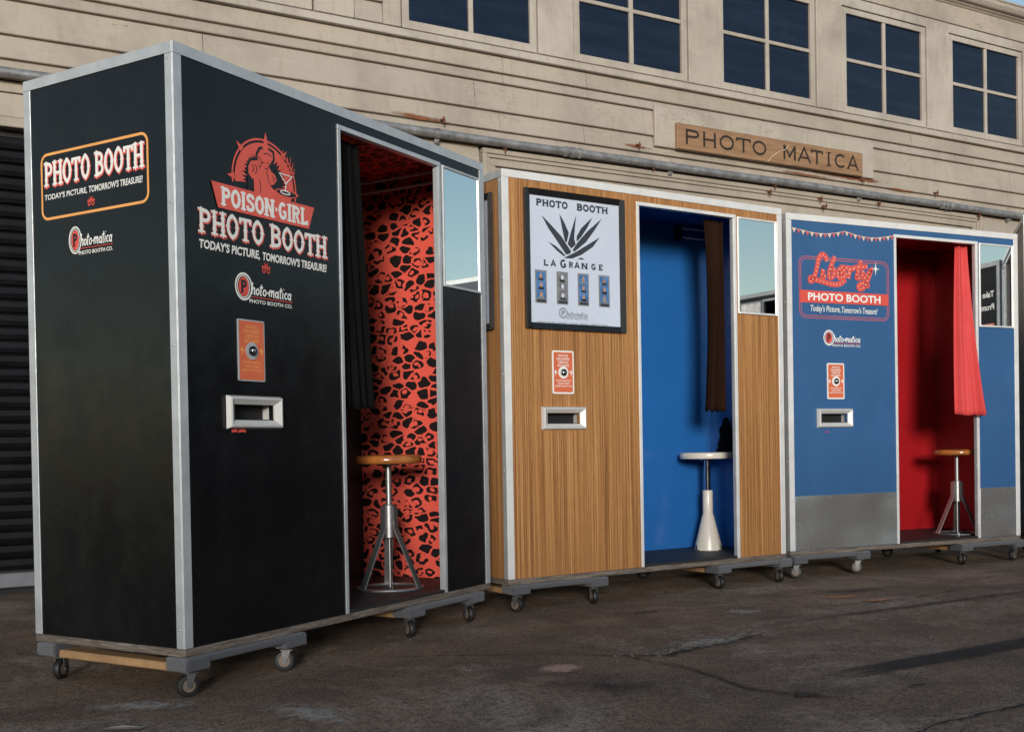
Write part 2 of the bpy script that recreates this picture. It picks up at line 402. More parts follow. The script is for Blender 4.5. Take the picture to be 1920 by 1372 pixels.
# ------------------------------------------------------------------ flat print helpers (2-D shapes laid on a face)
class Print:
    """2-D shapes on a plane: origin o, axes ex, ey, outward normal n; every shape sits a hair above the one before"""
    def __init__(s, o, ex, ey, n, base=.0012):
        s.o, s.ex, s.ey, s.n = Vector(o), Vector(ex), Vector(ey), Vector(n); s.base = s.lvl = s.b0 = base; s.k = 0; s.mb = MB()
    def P(s, x, y): return s.o+s.ex*x+s.ey*y+s.n*s.lvl
    def up(s): s.k += 1; s.lvl = s.base+.00002*(s.k % 13); return s
    def reset(s): s.base = s.b0; return s
    def poly(s, pts): s.up(); s.mb.add([s.P(*p) for p in pts], [tuple(range(len(pts)))]); return s
    def quads(s, pts, faces): s.up(); s.mb.add([s.P(*p) for p in pts], faces); return s
    def stroke(s, pts, w, closed=False, taper=None, ext=0.0):
        pts = [Vector(p) for p in pts]; n = len(pts)
        if n < 2: return s
        L = []; Rr = []
        for i in range(n):
            a = pts[(i-1) % n] if closed or i > 0 else None; b = pts[(i+1) % n] if closed or i < n-1 else None
            d1 = (pts[i]-a).normalized() if a is not None and (pts[i]-a).length > 1e-9 else None
            d2 = (b-pts[i]).normalized() if b is not None and (b-pts[i]).length > 1e-9 else None
            d = (d1+d2) if d1 is not None and d2 is not None else (d1 if d1 is not None else d2)
            if d.length < .2: d = d1
            d = d.normalized(); nn = Vector((-d.y, d.x)); k = 1.0
            if d1 is not None and d2 is not None: k = min(1/max(.3, nn.dot(Vector((-d1.y, d1.x)))), 1.9)
            ww = (w*taper[i] if taper else w)*.5*k; p = pts[i]
            if not closed and i == 0: p = p-d*ext
            if not closed and i == n-1: p = p+d*ext
            L.append(p+nn*ww); Rr.append(p-nn*ww)
        m = n if closed else n-1
        return s.quads(L+Rr, [(i, (i+1) % n, n+(i+1) % n, n+i) for i in range(m)])
    def disc(s, cx, cy, r, n=28, ry=None): return s.poly([(cx+r*math.cos(2*math.pi*k/n), cy+(ry or r)*math.sin(2*math.pi*k/n)) for k in range(n)])
    def done(s, name, mat, parent):
        o = s.mb.build(name, mat, parent); s.mb = MB(); s.base += .0003; return o
def ell(cx, cy, rx, ry, a0, a1, n=14): return [(cx+rx*math.cos(R(a0+(a1-a0)*k/n)), cy+ry*math.sin(R(a0+(a1-a0)*k/n))) for k in range(n+1)]
def smoothpath(P, k=5):
    out = []
    for i in range(len(P)-1):
        p0 = Vector(P[max(i-1, 0)]); p1 = Vector(P[i]); p2 = Vector(P[i+1]); p3 = Vector(P[min(i+2, len(P)-1)])
        for j in range(k):
            t = j/k; out.append(.5*((2*p1)+(p2-p0)*t+(2*p0-5*p1+4*p2-p3)*t*t+(3*p1-p0-3*p2+p3)*t**3))
    out.append(Vector(P[-1])); return [(p.x, p.y) for p in out]
def rrect(x0, x1, y0, y1, r, n=6):
    return (ell(x1-r, y1-r, r, r, 90, 0, n)+ell(x1-r, y0+r, r, r, 0, -90, n)+ell(x0+r, y0+r, r, r, -90, -180, n)+ell(x0+r, y1-r, r, r, 180, 90, n))
_txt = {}
def text_shape(string, off=.0):
    """outline of a string in the built-in typeface, normalised to a unit box"""
    if (string, off) in _txt: return _txt[string, off]
    cu = bpy.data.curves.new('t', 'FONT'); cu.body = string; cu.offset = off; cu.resolution_u = 3; cu.fill_mode = 'FRONT'
    ob = bpy.data.objects.new('t', cu); col.objects.link(ob)
    me = bpy.data.meshes.new_from_object(ob.evaluated_get(bpy.context.evaluated_depsgraph_get()))
    V = [v.co.xy.copy() for v in me.vertices]; F = [tuple(p.vertices) for p in me.polygons]
    bpy.data.objects.remove(ob); bpy.data.curves.remove(cu); bpy.data.meshes.remove(me)
    x0 = min(v.x for v in V); x1 = max(v.x for v in V); y0 = min(v.y for v in V); y1 = max(v.y for v in V)
    r = ([((v.x-x0)/(x1-x0), (v.y-y0)/(y1-y0)) for v in V], F); _txt[string, off] = r; return r
def put_text(pr, string, x0, x1, y0, y1, off=.0, slant=0.0):
    V, F = text_shape(string, off)
    pr.quads([(x0+(x1-x0)*a+slant*(y1-y0)*b, y0+(y1-y0)*b) for a, b in V], F)
# drawn capitals: width, strokes, stems (x, y0, y1), spurs
GL = {
 'P': (.60, [[(.14, .91)]+ell(.33, .71, .17, .20, 90, -90)+[(.14, .51)]], [(.14, 0, 1)], [(.14, .27)]),
 'H': (.68, [[(.14, .5), (.54, .5)]], [(.14, 0, 1), (.54, 0, 1)], [(.14, .75), (.14, .25), (.54, .75), (.54, .25)]),
 'O': (.64, [ell(.32, .5, .22, .42, 0, 359, 26)], [], [(.10, .5), (.54, .5), (.32, .97), (.32, .03)]),
 'T': (.62, [[(.03, .91), (.59, .91)], [(.06, .95), (.06, .74)], [(.56, .95), (.56, .74)]], [(.31, 0, .93)], [(.31, .45)]),
 'B': (.62, [[(.14, .91)]+ell(.32, .72, .17, .19, 90, -90)+[(.14, .53)], [(.14, .51)]+ell(.33, .3, .19, .21, 90, -90)+[(.14, .09)]], [(.14, 0, 1)], []),
 'I': (.34, [], [(.17, 0, 1)], [(.17, .5)]),
 'S': (.58, [smoothpath([(.48, .74), (.42, .88), (.27, .92), (.13, .82), (.14, .64), (.30, .52), (.45, .38), (.46, .18), (.30, .08), (.14, .12), (.09, .28)], 4)], [], [(.29, .52)]),
 'N': (.70, [[(.14, .98), (.56, .02)]], [(.14, 0, 1), (.56, 0, 1)], [(.14, .4), (.56, .6)]),
 'G': (.62, [ell(.32, .5, .21, .42, 50, 325, 24), [(.34, .45), (.54, .45)], [(.50, .46), (.50, .1)]], [], [(.11, .5)]),
 'R': (.64, [[(.14, .91)]+ell(.32, .72, .17, .19, 90, -90)+[(.14, .53)], [(.32, .5), (.52, .0)]], [(.14, 0, 1)], [(.14, .25)]),
 'L': (.54, [[(.14, .09), (.50, .09)], [(.47, .05), (.47, .26)]], [(.14, 0, 1)], [(.14, .5)]),
 'A': (.66, [[(.08, 0), (.33, 1), (.58, 0)], [(.18, .32), (.48, .32)]], [], []),
 'E': (.56, [[(.14, .91), (.50, .91)], [(.14, .5), (.40, .5)], [(.14, .09), (.50, .09)], [(.47, .95), (.47, .74)], [(.47, .05), (.47, .26)]], [(.14, 0, 1)], []),
 'M': (.80, [[(.14, .98), (.40, .25), (.66, .98)]], [(.14, 0, 1), (.66, 0, 1)], []), 'C': (.60, [ell(.32, .5, .21, .42, 45, 315, 24)], [], []),
 '.': (.26, [[(.08, .5), (.13, .5), (.18, .5)]], [], []), ' ': (.30, [], [], []),
}
def put_caps(pr, word, x0, x1, y0, y1, w=.15, grow=0.0, spur=True, serif=True, dx=0.0, dy=0.0):
    tot = sum(GL[c][0] for c in word); sx = (x1-x0)/tot; sy = y1-y0; x = 0.0
    ws = w*(sx+sy)*.5
    for c in word:
        wd, st, stems, sp = GL[c]
        M = lambda p: (x0+(x+p[0])*sx+dx, y0+p[1]*sy+dy)
        for s_ in st: pr.stroke([M(p) for p in s_], ws*(1.0 if len(s_) > 2 else .9)+2*grow, closed=(c == 'O'), ext=grow)
        for (a, b0, b1) in stems:
            pr.stroke([M((a, b0)), M((a, b1))], ws*1.12+2*grow, ext=grow)
            if serif:
                for q in (b0, b1):
                    if c == 'T' and q == b1: continue
                    px, py = M((a, q)); h = .075*sy*(1 if q < .5 else -1)
                    pr.poly([(px-.15*sx-grow, py-grow*(1 if h > 0 else -1)), (px+.15*sx+grow, py-grow*(1 if h > 0 else -1)), (px+.15*sx+grow, py+h+grow*(1 if h > 0 else -1)), (px-.15*sx-grow, py+h+grow*(1 if h > 0 else -1))])
                    if spur: pr.disc(px, py-(.02*sy if h > 0 else -.02*sy), .035*sy+grow, 8)
        if spur:
            for (a, b) in sp:
                px, py = M((a, b)); k = .115*sx+grow; kk = .075*sy+grow
                pr.poly([(px-k, py), (px, py+kk), (px+k, py), (px, py-kk)])
        x += wd
SC = {'h': (.62, [[(.06, 1.75), (.02, 0)], [(.04, .55), (.22, .95), (.42, .85), (.42, .1), (.55, 0)]]),
 'o': (.60, [ell(.27, .45, .22, .42, 0, 359, 14)]), 't': (.46, [[(.2, 1.6), (.14, .15), (.32, .02)], [(-.05, 1.12), (.45, 1.2)]]),
 'm': (.95, [[(.02, .95), (.02, 0)], [(.02, .5), (.2, .92), (.36, .8), (.36, 0)], [(.36, .5), (.55, .92), (.72, .8), (.72, .1), (.85, 0)]]),
 'a': (.66, [ell(.25, .45, .21, .42, 0, 359, 14), [(.48, .95), (.46, .1), (.6, 0)]]), 'i': (.34, [[(.08, .95), (.08, .1), (.2, 0)], [(.16, 1.42), (.2, 1.5)]]),
 'c': (.52, [ell(.27, .45, .22, .42, 50, 310, 12)]), '-': (.38, [[(.02, .5), (.30, .5)]])}
def put_script(pr, word, x0, x1, y0, xh, w, slant=.12):
    tot = sum(SC[c][0] for c in word); k = (x1-x0)/tot; x = 0
    for c in word:
        wd, st = SC[c]
        for s_ in st: pr.stroke(smoothpath([(x0+(x+p[0])*k+slant*p[1]*xh, y0+p[1]*xh) for p in s_], 3) if len(s_) < 9 else [(x0+(x+p[0])*k+slant*p[1]*xh, y0+p[1]*xh) for p in s_], w)
        x += wd

# ================================================================== SETTING
# ---- ground
g = MB(); g.add([(-300, -300, 0), (300, -300, 0), (300, 300, 0), (-300, 300, 0)], [(0, 1, 2, 3)])
ground = g.build('asphalt_ground', 'asphalt'); tag(ground, kind='structure')
def patch(name, mat, pts, z=.004):
    m = MB(); m.add([(x, y, z) for x, y in pts], [tuple(range(len(pts)))]); return m.build(name, mat, ground)
def quad_patch(name, mat, a, b, w, z=.004):
    a, b = Vector(a), Vector(b); ang = math.atan2((b-a).y, (b-a).x); L = (b-a).length
    m = MB(); m.add([(-L/2, -w/2, 0), (L/2, -w/2, 0), (L/2, w/2, 0), (-L/2, w/2, 0)], [(0, 1, 2, 3)])
    o = m.build(name, mat, ground); o.location = ((a.x+b.x)/2, (a.y+b.y)/2, z); o.rotation_euler = (0, 0, ang); return o
quad_patch('skid_mark', 'skid', (1.93, -4.20), (4.6, -4.13), .17, .004)
quad_patch('skid_mark', 'faint_skid', (2.3, -3.28), (5.2, -3.26), .13, .004)
quad_patch('paint_mark', 'chalk', (1.36, -3.56), (1.60, -3.53), .20, .004)
quad_patch('paint_mark', 'orange_mark', (3.52, -2.80), (3.78, -2.88), .07, .004)
quad_patch('paint_mark', 'orange_mark', (3.58, -3.0), (3.80, -3.07), .07, .004)
quad_patch('scuff', 'white_mark', (1.85, -3.50), (2.62, -3.40), .30, .006)
quad_patch('scuff', 'white_mark', (2.75, -2.9), (3.05, -2.95), .35, .004)
quad_patch('scuff', 'white_mark', (-.2, -3.15), (.35, -3.4), .25, .004)
quad_patch('scuff', 'white_mark', (.35, -3.4), (.62, -4.0), .3, .008)
quad_patch('oil_stain', 'oil', (1.15, -3.75), (1.75, -3.95), .5, .006)
quad_patch('oil_stain', 'oil', (3.3, -2.65), (4.4, -2.75), .3, .006)
def crack(pts, w, name='crack', rub=0.0, mat='crack'):
    """a broken line in the asphalt: a dark strip with a frayed edge, chips of broken asphalt lying along one side"""
    rnd = random.Random(int(pts[0][0]*1000)); P = []
    for (a, b) in zip(pts, pts[1:]):
        n = max(3, int((Vector(b)-Vector(a)).length/.03))
        P += [Vector(a).lerp(Vector(b), k/n)+Vector((rnd.uniform(-1, 1), rnd.uniform(-1, 1)))*.008 for k in range(n)]
    P.append(Vector(pts[-1])); m = MB(); L = []; Rr = []
    for i, p in enumerate(P):
        d = (P[min(i+1, len(P)-1)]-P[max(i-1, 0)]).normalized(); nn = Vector((-d.y, d.x)); k = math.sin(math.pi*(i+.4)/(len(P)))
        ww = w*(.15+.85*k)*rnd.uniform(.3, 1); L.append(p+nn*ww*.5); Rr.append(p-nn*ww*.5)
    n = len(P); m.add([(q.x, q.y, .005) for q in L+Rr], [(i, i+1, n+i+1, n+i) for i in range(n-1)])
    o = m.build(name, mat, ground)
    if rub:
        c = MB()
        for i, p in enumerate(P):
            for _ in range(3):
                q = p+Vector((rnd.uniform(-.03, .03), rnd.uniform(0, 1)*rub+.008)); s = rnd.uniform(.003, .010)*(1.5 if rnd.random() < .1 else 1)
                pts8 = [(q.x+s*rnd.uniform(.5, 1.3)*sx, q.y+s*rnd.uniform(.5, 1.3)*sy, .002+(s*rnd.uniform(.3, .9) if sz else -.003)) for sx in (-1, 1) for sy in (-1, 1) for sz in (0, 1)]
                c.add(pts8, [(0, 1, 3, 2), (4, 6, 7, 5), (0, 4, 5, 1), (2, 3, 7, 6), (1, 5, 7, 3)])
        ch = c.build('broken_asphalt', 'rubble', o); ch['kind'] = 'stuff'
    return o
crack([(1.80, -3.48), (1.95, -3.58), (2.10, -3.52), (2.30, -3.50), (2.55, -3.43)], .05, 'crack', .08)
crack([(1.86, -3.66), (1.84, -3.95), (1.80, -4.15), (1.87, -4.33), (1.98, -4.46)], .030, 'crack', .0, 'soil')
crack([(1.60, -3.30), (1.80, -3.48), (1.84, -3.80)], .014)
crack([(1.70, -4.86), (1.95, -4.81), (2.33, -4.80), (3.1, -4.72)], .022)
crack([(2.9, -2.80), (3.3, -3.02), (3.9, -3.08), (4.5, -3.0)], .012)
crack([(1.0, -2.95), (1.6, -3.30)], .012)
m = MB(); rr = random.Random(3)
for i in range(9):
    a = i*.7; m.add([(1.885+.05*math.cos(a+k*2.1)*rr.uniform(.5, 1.2), -4.34+.05*math.sin(a+k*2.1)*rr.uniform(.4, 1), .004+.003*i/9) for k in range(3)], [(0, 1, 2)])
tag(m.build('pothole_soil', 'soil', ground), kind='stuff')
m = MB(); rr = random.Random(5)      # grit strewn on the asphalt
for i in range(420):
    x, y = rr.uniform(-.8, 6), rr.uniform(-5.2, -2.2); s = rr.uniform(.0012, .0032)*(1.6 if rr.random() < .06 else 1)
    m.add([(x+s*rr.uniform(.6, 1.3)*a, y+s*rr.uniform(.6, 1.3)*b, .001+s*rr.uniform(.5, 1)*c) for a, b, c in ((-1, -1, 0), (1, -1, 0), (1, 1, 0), (-1, 1, 0), (0, 0, 1))], [(0, 1, 4), (1, 2, 4), (2, 3, 4), (3, 0, 4)])
tag(m.build('grit', 'litter'), 'loose pale grit scattered over the dark asphalt', 'grit', kind='stuff')
for (x, y, a, L, lab) in ((2.53, -2.665, -.1, .13, 'thin dark twig lying on asphalt in front of wooden booth'), (2.27, -4.45, .15, .07, 'short dark twig lying near the black tyre mark')):
    m = MB(); m.tube([(-L/2, 0, .004), (-L*.1, .004, .006), (L/2, -.002, .004)], [.002, .0035, .0025], 6)
    o = m.build('twig', 'twig'); o.location = (x, y, 0); o.rotation_euler = (0, 0, a); tag(o, lab, 'twig', 'twigs on the asphalt')
m = MB(); m.add([(-.06, -.012, .003), (.06, -.02, .006), (.065, .008, .004), (.0, .014, .009), (-.05, .01, .004)], [(0, 1, 2, 3, 4)])
o = m.build('paper_scrap', 'litter'); o.location = (-.03, -3.54, 0); o.rotation_euler = (0, 0, -.5); tag(o, 'small white paper scrap on asphalt by the left frame bottom', 'litter')
# hill far behind the camera, seen in the mirrors
m = MB(); N = 40; V = []
for i in range(N+1):
    for j, (dd, k) in enumerate(((120, 0), (170, .55), (230, 1.0), (300, .8))):
        a = R(-75+i*80/N); h = (26+14*math.sin(i*.35)+6*math.sin(i*.9+1))*k
        V.append((6+dd*math.cos(a), -3+dd*math.sin(a), h-.5 if j else -.5))
m.add(V, [(i*4+j, (i+1)*4+j, (i+1)*4+j+1, i*4+j+1) for i in range(N) for j in range(3)])
hill = m.build('hill', 'hill', smooth=60); tag(hill, kind='structure')

# ---- unseen building added to take the low sun off the ground and lower booths
sh = empty('shed', (-10, -17, 0)); tag(sh, 'long low shed across the lot behind the viewer', 'building')
SHW, SHH = 17, 2.3
m = MB(); m.box(-SHW, SHW, -6, 0, 0, SHH-.25); m.build('wall', 'shed_wall', sh)
m = MB(); m.box(-SHW-.3, SHW+.3, -6.3, .3, SHH-.249, SHH, .02); m.build('roof', 'trim_side', sh)
for k in range(9):
    x = -SHW+1.5+k*3.8; w = MB().box(x, x+1.6, .001, .05, 1.1, 2.3, .01).build('window', 'trim_side', sh)
    MB().box(x+.08, x+1.52, .0505, .055, 1.18, 2.22).build('pane', 'glass', w)

# ---- the warehouse
wh = empty('warehouse'); tag(wh, 'weathered cream timber warehouse with a row of dark four pane windows', 'building')
S0, S1 = -4.0, 13.5
DX0, DX1, DZ = 3.15, 8.56, 2.905                    # big door surround
MB().box(S0, S1, .06, .30, 0, 4.94).build('wall_core', 'dark', wh)
def board(x0, x1, z0, z1, proud=0.0):
    """one lap board: bottom edge stands out further than the top"""
    m = MB(); g_ = .0022; c = .004
    yb, yt = -.027-proud, -.007-proud
    prof = [(.05, z0+.001), (yb+c, z0+.001), (yb, z0+c+.001), (yt, z1-.010), (yt+.012, z1), (.05, z1)]
    m.prism(prof, x0+g_, x1-g_, 'YZ'); return m.build('siding_board', 'siding', wh)
rows = [(3.454, 3.577), (3.379, 3.454), (3.179, 3.379), (3.041, 3.179), (2.925, 3.041)]
joints = {0: [.2, 3.33, 4.05, 7.6, 10.4], 1: [-1.2, 3.33, 4.06, 8.2, 11], 2: [1.2, 3.10, 6.0, 9.0], 3: [-.6, 3.3, 4.02, 7.8, 10.2], 4: [.9, 3.98, 6.6, 8.9]}
for k, (z0, z1) in enumerate(rows):
    xs = [S0]+joints[k]+[S1]
    for a, b in zip(xs, xs[1:]): board(a, b, z0, z1)
zz = 2.925
while zz > .12:
    z0 = max(zz-.19, .10)
    for a, b in ((1.05, DX0-.02),)+(((DX1+.02, 9.9), (9.9, S1)) if zz > 2.74 else ()):
        board(a, b, z0 if zz < 2.74 or a < 3 else 2.735, zz)
    if zz > 2.80: board(S0, 1.05, zz-.075, zz)
    zz = z0
# sill, windows
WX = [.895]+[2.604+1.394*k for k in range(7)]; WW = .965; ZB, ZM, ZT = 3.702, 4.109, 4.505
for a, b in ((S0, -.9), (-.9, 3.70), (3.70, 5.6), (5.6, 9.9), (9.9, S1)):
    m = MB(); m.prism([(.05, 3.579), (-.038, 3.579), (-.041, 3.583), (-.041, 3.622), (-.036, 3.629), (-.012, 3.641), (.05, 3.641)], a+.001, b-.001, 'YZ'); m.build('window_sill', 'pale_paint', wh)
def window(x0):
    x1 = x0+WW; f = MB(); st = .052
    f.box(x0-st, x0, -.020, .02, 3.645, ZT+.05, .003); f.box(x1, x1+st, -.020, .02, 3.645, ZT+.05, .003)
    f.box(x0, x1, -.019, .02, 3.645, ZB, .003); f.box(x0, x1, -.019, .02, ZT, ZT+.05, .003)
    w = f.build('window', 'pale_paint', wh)
    xm = (x0+x1)/2; mw = .017
    MB().box(xm-mw, xm+mw, -.015, .02, ZB, ZT, .004).build('muntin', 'pale_paint', w)
    for a, b in ((x0, xm-mw), (xm+mw, x1)): MB().box(a, b, -.013, .02, ZM-.015, ZM+.015, .004).build('muntin', 'pale_paint', w)
    rnd = random.Random(int(x0*100))
    for a, b in ((x0, xm-mw), (xm+mw, x1)):
        for c, d in ((ZB, ZM-.015), (ZM+.015, ZT)):
            p = MB(); t_ = rnd.uniform(-.003, .003)
            p.add([(a, .004+t_, c), (b, .004-t_, c), (b, .004-t_+rnd.uniform(-.002, .002), d), (a, .004+t_, d)], [(0, 1, 2, 3)]); p.build('pane', 'glass', w)
for x0 in WX: window(x0)
# casings between the windows and siding where there is no window
cs = [(x0+WW+.062, x1-.062) for x0, x1 in zip(WX[1:], WX[2:])]
for a, b in cs: MB().box(a, b, -.030, .02, 3.642, 4.645, .003).build('casing_board', 'pale_paint', wh)
for a, b in ((1.924, 2.20), (2.41, 2.538), (.62, .833)): MB().box(a, b, -.030, .02, 3.642, 4.645, .003).build('casing_board', 'pale_paint', wh)
for a, b in ((S0, .618), (2.203, 2.407), (WX[-1]+WW+.07, S1)):
    z = 3.643
    for h in (.145, .2, .2, .2, .25): board(a, b, z, min(z+h, 4.645)); z += h
for x0 in WX: MB().box(x0-.06, x0+WW+.06, -.028, .02, 4.562, 4.645, .003).build('head_casing', 'pale_paint', wh)
for a, b in ((S0, 2.6), (2.6, 7.2), (7.2, S1)): MB().box(a+.001, b-.001, -.036, .05, 4.650, 4.822, .004).build('frieze_board', 'siding', wh)
for a, b in ((S0, 5.1), (5.1, S1)):
    m = MB(); m.prism([(.05, 4.824), (-.040, 4.824), (-.048, 4.834), (-.070, 4.845), (-.075, 4.855), (.05, 4.855)], a+.001, b-.001, 'YZ'); m.build('crown_moulding', 'siding', wh)
m = MB(); m.prism([(.05, 4.857), (-.10, 4.857), (-.112, 4.863), (-.132, 4.89), (-.135, 4.920), (-.146, 4.926), (-.146, 4.940), (.05, 4.944)], S0, S1, 'YZ'); m.build('eave_gutter', 'siding', wh)
m = MB(); m.add([(S0, .0, 4.946), (S1, .0, 4.946), (S1, 9, 6.6), (S0, 9, 6.6), (S0, 9, 0), (S1, 9, 0)], [(0, 1, 2, 3), (3, 2, 5, 4)]); m.build('roof', 'dark', wh)
# large door surround and its leaf
ds = MB()
for k, (o_, d_) in enumerate(((0, -.036), (.036, -.026), (.062, -.014))):
    x0, x1, zt, w = DX0+o_, DX1-o_, DZ-o_, (.034 if k == 0 else (.024 if k == 1 else .05))
    ds.box(x0, x1, d_, .05, zt-w, zt, .003)
    ds.box(x0, x0+w, d_, .05, 0.02, zt-w-.0005, .003); ds.box(x1-w, x1, d_, .05, 0.02, zt-w-.0005, .003)
ds.build('door_surround', 'siding', wh)
xx = DX0+.115; k = 0
while xx < DX1-.12:
    e = min(xx+.9, DX1-.115); MB().box(xx+.001, e-.001, .015, .055, .04, DZ-.115, .003).build('door_panel', 'siding', wh); xx = e
# roller shutter at the left
for k in range(32): 
    z = .14+k*.0775; m = MB(); m.prism([(.058, z), (.030, z+.004), (.018, z+.030), (.024, z+.062), (.045, z+.073), (.058, z+.075)], S0+.3, 1.0, 'YZ'); m.build('shutter_slat', 'shutter', wh)
MB().box(S0+.3, 1.0, .0, .05, .045, .128, .006).build('shutter_bottom_bar', 'grey_bar', wh)
MB().box(S0, 1.04, -.030, .05, 2.655, 2.71, .004).build('shutter_header', 'siding', wh)
MB().box(S0, 1.04, -.022, .05, 2.712, 2.845, .004).build('shutter_header', 'siding', wh)
MB().box(1.0, 1.06, -.028, .05, .0, 2.653, .004).build('shutter_jamb', 'siding', wh)
# block wall and blue board at the right
MB().box(8.62, S1, -.03, .05, 2.44, 2.70, .003).build('fascia_panel', 'blue_board', wh)
r = 0; z = .0
while z < 2.38:
    x = 8.62-(.2 if r % 2 else 0)
    while x < 10.4:
        MB().box(max(x, 8.62)+.004, x+.396, -.02, .05, z+.004, z+.196, .004).build('block', 'siding', wh); x += .4
    z += .2; r += 1
# rust streaks and rusty nails
for (x0, x1, z, h) in ((2.40, 2.92, 3.052, .05), (4.33, 4.68, 3.075, .035), (6.2, 7.4, 3.085, .05), (7.2, 7.7, 3.04, .03), (5.9, 6.6, 3.05, .03)):
    m = MB(); m.add([(-(x1-x0)/2, -h/2, 0), ((x1-x0)/2, -h/2, 0), ((x1-x0)/2, h/2, 0), (-(x1-x0)/2, h/2, 0)], [(0, 1, 2, 3)])
    o = m.build('rust_stain', 'rust_stain', wh); o.location = ((x0+x1)/2, -.0290, z); o.rotation_euler = (R(90), 0, 0)
for (x, z) in ((3.315, 2.911), (4.631, 2.928), (5.892, 2.915), (6.42, 2.86), (7.128, 2.885), (7.89, 3.055), (8.482, 2.895), (2.83, 3.05), (4.50, 3.08), (6.93, 3.07), (5.84, 2.86), (6.47, 2.80)):
    m = MB(); m.box(-.012, .012, -.05, .0, -.005, .005, .002); m.box(-.006, .006, -.05, -.042, -.03, .02, .002); m.lathe([(.012, -.006), (.012, 0)], (0, -.002, .004), 8, 'Y')
    o = m.build('rusty_hook', 'rust', wh); o.location = (x, -.02, z)

# ---- conduit
pz, py, pr_ = 2.945, -.075, .029
cp = empty('conduit', (4, py, 0)); tag(cp, 'grey galvanised pipe running along the cream wall above the booths', 'pipe')
X = lambda s: s-4
m = MB(); pts = [(X(S0+.4+.5*k), .0, pz+.0025*math.sin(k*1.7)) for k in range(33)]; m.tube(pts, pr_, 14); m.build('pipe', 'galvanised', cp, 40)
for s in (-.9, 3.88, 8.0, 11.8):
    m = MB(); m.lathe([(.030, -.075), (.038, -.07), (.038, -.05), (.032, -.046), (.032, -.02), (.039, -.016), (.039, .016), (.032, .02), (.032, .046), (.038, .05), (.038, .07), (.030, .075)], (X(s), 0, pz), 14, 'X'); m.build('coupling', 'galvanised', cp, 40)
for s in (.6, 2.78, 4.80, 6.88, 8.93, 10.9):
    m = MB(); m.lathe([(.0305, -.012), (.0335, -.012), (.0335, .012), (.0305, .012)], (X(s), 0, pz), 14, 'X')
    m.box(X(s)-.012, X(s)+.012, .02, .053, pz-.062, pz-.022, .002); m.lathe([(.008, -.012), (.008, .012)], (X(s), .012, pz-.048), 8, 'Y'); m.build('strap', 'galvanised', cp, 40)

# ---- the sign on the wall
sg = empty('wooden_sign', (4.661, -.024, 3.095)); tag(sg, 'brown plank sign with carved dark letters on a cream backing board', 'sign')
MB().box(0, 2.408, -.030, 0, 0, .309, .004).build('backing_board', 'pale_paint', sg)
MB().box(.190, 2.235, -.062, -.0305, -.005, .195, .004).build('plank', 'plank', sg)
def sign_letters():
    p = Print((.190, -.062, -.005), (1, 0, 0), (0, 0, 1), (0, -1, 0), .0008)
    Wd, H = 2.045, .200; y0, y1 = .042, .162
    px = lambda c: (c-265)/(1600-265)*Wd
    for ch, a, b in (('P', 310, 408), ('H', 428, 522), ('O', 543, 640), ('T', 662, 750), ('O', 770, 866), ('M', 990, 1082), ('A', 1098, 1192), ('T', 1200, 1280), ('I', 1312, 1348), ('C', 1376, 1462), ('A', 1478, 1562)):
        p.reset(); k_ = .02*(b-a)/90; put_caps(p, ch, px(a)-k_, px(b)+k_, y0, y1, .0185*2/((px(b)-px(a)+2*k_)/GL[ch][0]+y1-y0), 0, False, ch == 'I'); p.done('letter', 'letter_dark', sg)
    p.stroke(smoothpath([(px(875), .0), (px(905), .045), (px(960), .10), (px(1005), .125), (px(1030), .17)]), .004); p.done('scratch', 'cream_ink', sg)
sign_letters()

# ================================================================== PHOTO BOOTHS
BW, BD, ZB0, ZT0 = 1.875, .74, .165, 2.115
DU0, DU1, DZT = .825, 1.512, 2.048
def sheet(m, xs, zs, holes, y0, y1):
    """a panel in the x-z plane with rectangular holes"""
    xs = sorted(set(xs+[v for h in holes for v in h[:2]])); zs = sorted(set(zs+[v for h in holes for v in h[2:]]))
    solid = lambda i, j: 0 <= i < len(xs)-1 and 0 <= j < len(zs)-1 and not any(h[0] <= xs[i] and xs[i+1] <= h[1] and h[2] <= zs[j] and zs[j+1] <= h[3] for h in holes)
    for i in range(len(xs)-1):
        for j in range(len(zs)-1):
            if not solid(i, j): continue
            a, b, c, d = xs[i], xs[i+1], zs[j], zs[j+1]
            m.add([(a, y0, c), (b, y0, c), (b, y0, d), (a, y0, d)], [(0, 1, 2, 3)]); m.add([(a, y1, c), (b, y1, c), (b, y1, d), (a, y1, d)], [(3, 2, 1, 0)])
            for (ii, jj, q) in ((i-1, j, ((a, c), (a, d))), (i+1, j, ((b, c), (b, d))), (i, j-1, ((a, c), (b, c))), (i, j+1, ((a, d), (b, d)))):
                if not solid(ii, jj):
                    (x_, z_), (X_, Z_) = q; m.add([(x_, y0, z_), (X_, y0, Z_), (X_, y1, Z_), (x_, y1, z_)], [(0, 1, 2, 3)])
def rivets(parent, pts, axis='Y', mat='rivet', r=.0045):
    for p in pts:
        m = MB(); m.lathe([(r, 0), (r*.8, -.0018), (r*.3, -.0026)], (0, 0, 0), 8, axis if axis == 'Y' else 'X'); o = m.build('rivet', mat, parent, 50); o.location = p
